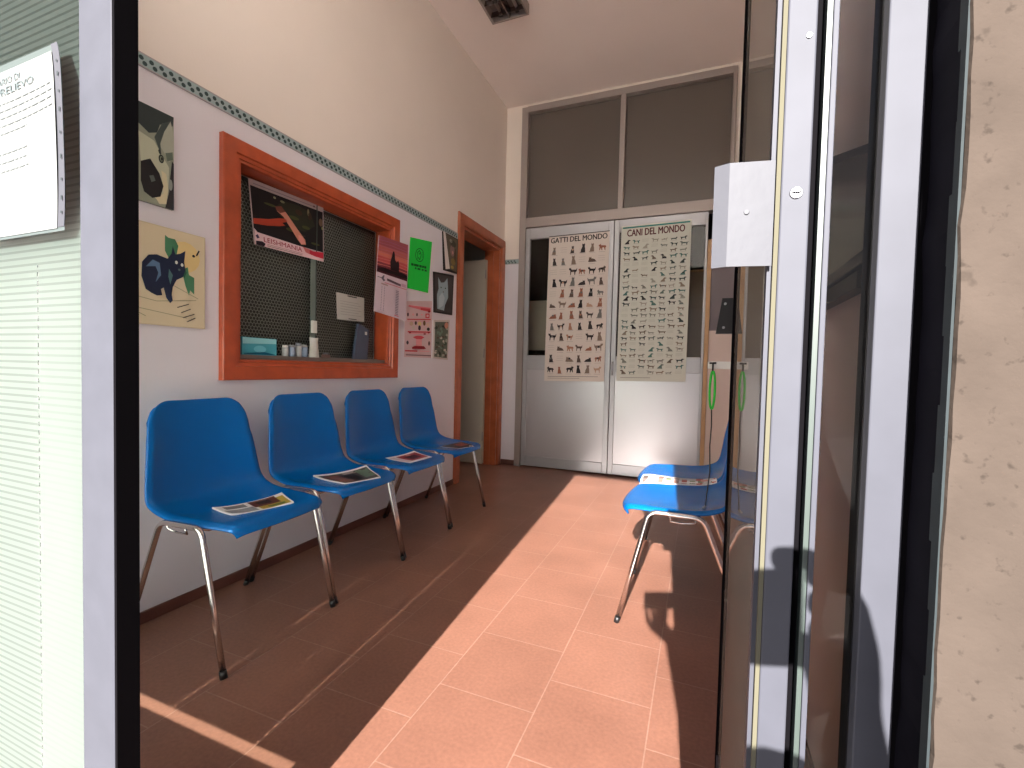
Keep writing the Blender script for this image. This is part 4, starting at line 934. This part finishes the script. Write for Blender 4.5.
for k, v in enumerate((.09, .16, .25, .36, .48, .60, .70, .80, .88)):
    hh = .012 if k % 2 else .007; xr = edge_x(v); y = slv(.97, v, 4).y
    b.face([(xr - .0085, y, 1.192 + .282 * (v - hh)), (xr - .0055, y, 1.192 + .282 * (v - hh)), (xr - .0055, y, 1.192 + .282 * (v + hh)), (xr - .0085, y, 1.192 + .282 * (v + hh))], M_TEAL_SEAL)
b.build('plastic_sleeve', SL)
b = MB(); sgrid(b, M_SHEETW, 0, 1, .015, .955, 2, .019)
sh = Sheet(lambda u, v, L=0: slv(u, v, 2 + L, .019), b)
sh.text('ORARIO DI', .12, .875, .56, .915, M_INKB, 2, bold=.01); sh.text('PRELIEVO', .22, .815, .74, .86, M_INKB, 2, bold=.01)
random.seed(4)
for v in (.765, .725, .685, .64, .595, .48, .43, .38):
    x = .10; lim = .97 if v > .6 else .62
    while x < lim:
        w_ = random.uniform(.03, .09); sh.rect(x, v, min(x + w_, lim), v + .010, M_INK, 2); x += w_ + .018
b.build('printed_sheet', SL)

# ------------------------------------------------------------------ entrance: jamb, narrow pane and post at the right
W3 = empty('window_3', (.10, YF, 0), kind='structure')
b = MB(); b.box(.0512, .0706, YF, YF + .040, -.1, 2.08, M_ALU_EXT)
b.build('jamb_profile', W3, .0012)
b = MB(); b.tube([(.0615, YF + .0005, 1.137), (.0615, YF - .0018, 1.137)], [.0048, .0038], M_STEEL, 16); b.box(.0583, .0647, YF - .0022, YF - .0017, 1.1363, 1.1377, M_RUBBER); b.build('screw', W3)
b = MB(); b.tube([(.0655, YF + .0005, 1.252), (.0655, YF - .0012, 1.252)], [.0022, .0018], M_STEEL, 12); b.build('rivet', W3)
b = MB(); b.box(.0706, .0768, YF + .014, YF + .040, -.1, 2.08, M_RUBBER); b.build('gasket_and_shade_strip', W3)
b = MB(); b.box(.0768, .0802, YF + .002, YF + .03, -.1, 2.08, M_GEDGE); b.build('glass_edge', W3)
b = MB(); b.box(.0804, .0842, YF, YF + .030, -.1, 2.08, M_ALU_EXT); b.build('cover_strip', W3, .0006)
b = MB(); b.box(.0842, .1138, YF + .012, YF + .016, -.1, 2.08, M_GLASS_DIRTY); b.build('glass_pane', W3)
b = MB(); b.box(.1138, .20, YF, YF + .035, -.1, 2.08, M_ALU_EXT); b.build('window_post', W3, .001)
b = MB(); b.box(.1362, .145, YF - .0005, YF + .0002, -.1, 2.08, M_RUBBER); b.build('gasket_and_shade_strip', W3)  # added black strip stands in for shade on the post beside the pier

# open glass leaf, seen almost edge-on
D3 = empty('door_3', (.048, YF + .02, 0), kind='structure')
sl = .029
def lx(y): return .0455 + sl * (y - YF)
def leafbox(mb, off0, off1, y0, y1, z0, z1, mat):
    p = [(lx(y0)+off0, y0), (lx(y0)+off1, y0), (lx(y1)+off1, y1), (lx(y1)+off0, y1)]
    mb.prism([(x, y, z0) for x, y in p], (0, 0, z1 - z0), mat)
b = MB(); leafbox(b, .002, .007, YF + .029, 1.235, .02, 2.06, M_GLASS_LEAF); b.build('glass_pane', D3)
b = MB(); leafbox(b, -.0010, .010, YF + .006, YF + .024, .012, 2.06, M_ALU_EXT); leafbox(b, .001, .009, YF + .0235, YF + .030, .012, 2.06, M_RUBBER); b.build('hinge_stile', D3)
b = MB(); leafbox(b, -.0045, .010, 1.235, 1.250, .012, 2.06, M_RUBBER); b.build('closing_stile', D3)
b = MB(); leafbox(b, -.002, .010, YF + .04, 1.235, .012, .060, M_ALU_EXT); leafbox(b, -.002, .010, YF + .04, 1.235, 2.02, 2.06, M_ALU_EXT); b.build('door_rail', D3)
b = MB(); b.box(.0480, .0510, YF + .0005, YF + .010, -.1, 2.08, M_BRUSH); b.build('brush_seal', D3)
b = MB()
zt0, zt1 = 1.0835, 1.1635
p = [(.0470, YF - .0005), (.0150, YF - .0060), (.0042, YF - .0015), (.0044, YF + .0000), (.0152, YF - .0046), (.0468, YF + .0008)]
b.prism([(x, y, zt0) for x, y in p][::-1], (0, 0, zt1 - zt0), M_WHITE_PL)
b.tube([(.028, YF - .0035, 1.125), (.028, YF - .0050, 1.125)], [.0022, .0018], M_WHITE_PL, 10)
b.build('strike_plate', D3)

# ------------------------------------------------------------------ the crouching photographer outside the door
def skin_body(name, nodes, edges, mat, parent=None, loc=None, sub=2, root=0):
    o = Vector(parent['_o']) if parent is not None else Vector(loc)
    me = bpy.data.meshes.new(name)
    me.from_pydata([Vector(n[:3]) - o for n in nodes], edges, []); me.materials.append(mat)
    ob = bpy.data.objects.new(name, me); COL.objects.link(ob); ob['_o'] = tuple(o)
    if parent is not None: ob.parent = parent
    else: ob.location = o
    ob.modifiers.new('skin', 'SKIN').use_smooth_shade = True
    if not me.skin_vertices: 
        me.skin_vertices.new() if hasattr(me.skin_vertices, 'new') else None
    if len(me.skin_vertices):
        sv = me.skin_vertices[0].data
        for i, n in enumerate(nodes): sv[i].radius = (n[3], n[4] if len(n) > 4 else n[3]); sv[i].use_root = (i == root)
    m = ob.modifiers.new('sub', 'SUBSURF'); m.levels = sub; m.render_levels = sub
    return ob
M_SKIN = pbr('skin', (.42, .24, .17, 1), .5); M_JACKET = pbr('dark_jacket_cloth', (.02, .022, .03, 1), .85); M_TROUS = pbr('dark_trouser_cloth', (.03, .035, .05, 1), .85); M_HAIR = pbr('brown_hair', (.03, .018, .012, 1), .6)
PG = -.10
def build_person():
    X = .20
    nodes = []; edges = []
    def N(x, y, z, r, p=None, r2=None):
        nodes.append((x, y, z, r, r2 or r)); 
        if p is not None: edges.append((p, len(nodes) - 1))
        return len(nodes) - 1
    pel = N(X, -.64, .20, .125, None, .10); wa = N(X, -.61, .36, .10, pel, .085); ch = N(X, -.56, .54, .125, wa, .09); nb = N(X, -.53, .68, .05, ch)
    nk = N(X, -.51, .735, .045, nb); jw = N(X, -.475, .79, .052, nk); hd = N(X, -.49, .865, .074, jw, .082); cr = N(X, -.495, .925, .058, hd, .066)
    no = N(X, -.395, .845, .010, hd)
    for s in (-1, 1):
        kn_x = X + s * .20
        hp = N(X + s * .10, -.62, .19, .075, pel); kn = N(kn_x, -.36, .40, .052, hp); cf = N(X + s * .17, -.46, .18, .046, kn); an = N(X + s * .15, -.54, PG + .09, .032, cf); ft = N(X + s * .165, -.42, PG + .035, .034, an)
    # arms (left = towards -x)
    def Q(x, y, z): return (.9265 * x - .3755 * (y + .014), .3755 * x + .9265 * (y + .014) - .014, z)
    for s, el, wr in ((-1, (.175, -.30, .680), Q(.058, -.070, .868)), (1, (.285, -.29, .585), Q(.130, -.066, .942))):
        sh_ = N(X + s * .165, -.54, .645, .048, ch); e = N(*el, .036, sh_); w = N(*wr, .0235, e)
        if s < 0:
            palm = N(*Q(.012, -.040, .893), .036, w, .030)
            tips = [((-.006, -.030, .935), (-.012, -.027, .972), (-.004, -.026, .995)), ((.012, -.032, .944), (.008, -.028, .980), (.014, -.027, 1.004)), ((.030, -.034, .944), (.030, -.029, .978), (.033, -.028, 1.000))]
            th = ((-.012, -.030, .893), (-.028, -.018, .920), (-.026, -.006, .945))
            fo = ((.043, -.034, .930), (.047, -.029, .955), (.048, -.028, .978))
        else:
            palm = N(*Q(.134, -.040, .982), .027, w, .018)
            tips = [((.132, -.030, 1.030), (.116, -.016, 1.040), (.092, -.006, 1.034)), ((.144, -.026, 1.008), (.140, -.008, 1.020), (.118, -.003, 1.022)), ((.148, -.026, .990), (.143, -.006, .998), (.120, -.002, .999))]
            th = ((.112, -.038, .974), (.100, -.032, .990), (.085, -.029, 1.004))
            fo = ((.148, -.028, .972), (.142, -.008, .976), (.121, -.003, .977))
        for a, b_, c in tips + [fo]:
            q = N(*Q(*a), .0092, palm); q = N(*Q(*b_), .0082, q); N(*Q(*c), .0105 if s > 0 else .0070, q)
        q = N(*Q(*th[0]), .0115, palm); q = N(*Q(*th[1]), .0095, q); N(*Q(*th[2]), .0080, q)
    P = skin_body('person', nodes, edges, M_SKIN, None, (X, -.55, PG))
    tag(P, 'person in dark clothes crouching outside the door, holding a phone up in both hands', 'person')
    # clothes
    nn = []; ee = []
    def A(lst):
        b0 = len(nn)
        for i, q in enumerate(lst):
            nn.append(q)
            if i: ee.append((len(nn) - 2, len(nn) - 1))
        return b0
    A([(X, -.64, .24, .140, .115), (X, -.61, .36, .118, .10), (X, -.56, .54, .140, .105), (X, -.53, .675, .060)])
    for s, el, wr in ((-1, (.175, -.30, .680), Q(.072, -.070, .917)), (1, (.285, -.29, .585), Q(.136, -.095, .908))):
        b0 = len(nn); nn += [(X + s * .17, -.54, .642, .060, .060), (*el, .058, .058), (*wr, .056 if s < 0 else .031, .056 if s < 0 else .031)]; ee += [(2, b0), (b0, b0 + 1), (b0 + 1, b0 + 2)]
    skin_body('jacket', nn, ee, M_JACKET, P)
    nn = [(X, -.64, .20, .138, .112)]; ee = []
    for s in (-1, 1):
        b0 = len(nn); nn += [(X + s * .11, -.61, .19, .088), (X + s * .20, -.355, .40, .066), (X + s * .17, -.46, .18, .060), (X + s * .152, -.53, PG + .11, .048)]; ee += [(0, b0), (b0, b0+1), (b0+1, b0+2), (b0+2, b0+3)]
    skin_body('trousers', nn, ee, M_TROUS, P)
    for s in (-1, 1):
        skin_body('shoe', [(X + s * .15, -.575, PG + .045, .042, .040), (X + s * .158, -.50, PG + .042, .040, .040), (X + s * .166, -.40, PG + .036, .038, .034)], [(0, 1), (1, 2)], M_BLACKPL, P)
    def ellip(nm, c, r, mat, zmin=-1, ymax=9):
        pts = []; fs = []; n, m_ = 20, 12
        for i in range(m_ + 1):
            for k in range(n):
                th = PI * i / m_; ph = 2 * PI * k / n; q = Vector((math.sin(th) * math.cos(ph), math.sin(th) * math.sin(ph), math.cos(th)))
                if q.z < zmin: q.z = zmin
                if q.y > ymax and q.z < .55: q.y = ymax
                pts.append((c[0] + r[0] * q.x, c[1] + r[1] * q.y, c[2] + r[2] * q.z))
        for i in range(m_):
            for k in range(n): fs.append((i*n+k, (i+1)*n+k, (i+1)*n+(k+1) % n, i*n+(k+1) % n))
        b = MB(); b.mesh(pts, fs, mat, True); return b.build(nm, P)
    ellip('hair', (X, -.505, .895), (.084, .098, .095), M_HAIR, -.9, .45)
    for s in (-1, 1):
        ellip('eye', (X + s * .030, -.412, .868), (.011, .009, .008), M_BLACKPL); ellip('ear', (X + s * .080, -.49, .86), (.010, .020, .030), M_SKIN)
    ellip('mouth', (X, -.424, .806), (.022, .008, .006), pbr('lips', (.35, .10, .09, 1), .5))
    ph = empty('smartphone', (.027, -.017, .956), 'dark phone held sideways in the hands of the crouching person', 'phone')
    rt_, dn_, fw_ = (Vector(q) for q in ((0.92650585, 0.3754917, 0.02434929), (0.03529165, -0.02229037, -0.99912844), (-0.37462168, 0.92655767, -0.03390388)))
    def K(a, c, d): return CAM + rt_ * a - dn_ * c + fw_ * d
    def kbox(mb, a0, a1, c0, c1, d0, d1, mat):
        mb.prism([K(a0, c0, d0), K(a1, c0, d0), K(a1, c1, d0), K(a0, c1, d0)], fw_ * (d1 - d0), mat)
    b = MB(); kbox(b, -.052, .108, -.046, .029, -.0215, -.0135, M_BLACKPL); b.build('phone_body', ph, .0025)
    b = MB(); b.tube([K(0, 0, -.0136), K(0, 0, -.0120)], .0065, M_STEEL, 20); b.tube([K(0, 0, -.0121), K(0, 0, -.0117)], .005, M_BLACKPL, 20); b.build('camera_lens', ph)
    b = MB(); kbox(b, -.048, .104, -.043, .026, -.0217, -.0214, pbr('phone_screen', (.01, .01, .012, 1), .1)); b.build('screen', ph)
build_person()


# ------------------------------------------------------------------ light
sun = bpy.data.lights.new('sun', 'SUN'); sun.energy = 17.0; sun.angle = math.radians(.55); sun.color = (1.0, .955, .90)
so = bpy.data.objects.new('sun', sun); COL.objects.link(so)
dirv = Vector((-.0735, 1.0, -.4666)).normalized()
so.rotation_euler = dirv.to_track_quat('-Z', 'Y').to_euler(); so.location = (1, -5, 5)
wd = bpy.data.worlds.new('sky'); scn.world = wd; wd.use_nodes = True; nt = wd.node_tree; nt.nodes.clear()
wo = nt.nodes.new('ShaderNodeOutputWorld'); bg = nt.nodes.new('ShaderNodeBackground'); nt.links.new(bg.outputs[0], wo.inputs[0])
tc = nt.nodes.new('ShaderNodeTexCoord'); sp = nt.nodes.new('ShaderNodeSeparateXYZ'); nt.links.new(tc.outputs['Generated'], sp.inputs[0])
cr = nt.nodes.new('ShaderNodeValToRGB'); cr.color_ramp.elements[0].position = 0.0; cr.color_ramp.elements[0].color = (1.0, .93, .88, 1); cr.color_ramp.elements[1].position = .6; cr.color_ramp.elements[1].color = (.45, .62, 1.0, 1)
nt.links.new(sp.outputs['Z'], cr.inputs[0]); nt.links.new(cr.outputs[0], bg.inputs[0]); bg.inputs[1].default_value = 1.0

# ------------------------------------------------------------------ camera
F = 467.08
R = Matrix(((0.92650585, 0.3754917, 0.02434929), (0.03529165, -0.02229037, -0.99912844), (-0.37462168, 0.92655767, -0.03390388)))
right, down, fwd = R[0], R[1], R[2]
cam = bpy.data.cameras.new('camera'); cam.sensor_fit = 'HORIZONTAL'; cam.sensor_width = 36.0; cam.lens = F * 36.0 / 1024; cam.clip_start = .01; cam.clip_end = 100
co = bpy.data.objects.new('camera', cam); COL.objects.link(co)
m3 = Matrix((right, -down, -fwd)).transposed()
co.matrix_world = Matrix.Translation(CAM) @ m3.to_4x4()
scn.camera = co
for o in list(COL.objects):
    if '_o' in o: del o['_o']
scn.view_settings.view_transform = 'Standard'; scn.view_settings.look = 'None'; scn.view_settings.gamma = 1; scn.view_settings.use_curve_mapping = False
scn.view_settings.exposure = 0.42
scn.cycles.max_bounces = 10; scn.cycles.diffuse_bounces = 7; scn.cycles.transparent_max_bounces = 16; scn.cycles.sample_clamp_indirect = 6
scn.cycles.use_denoising = True
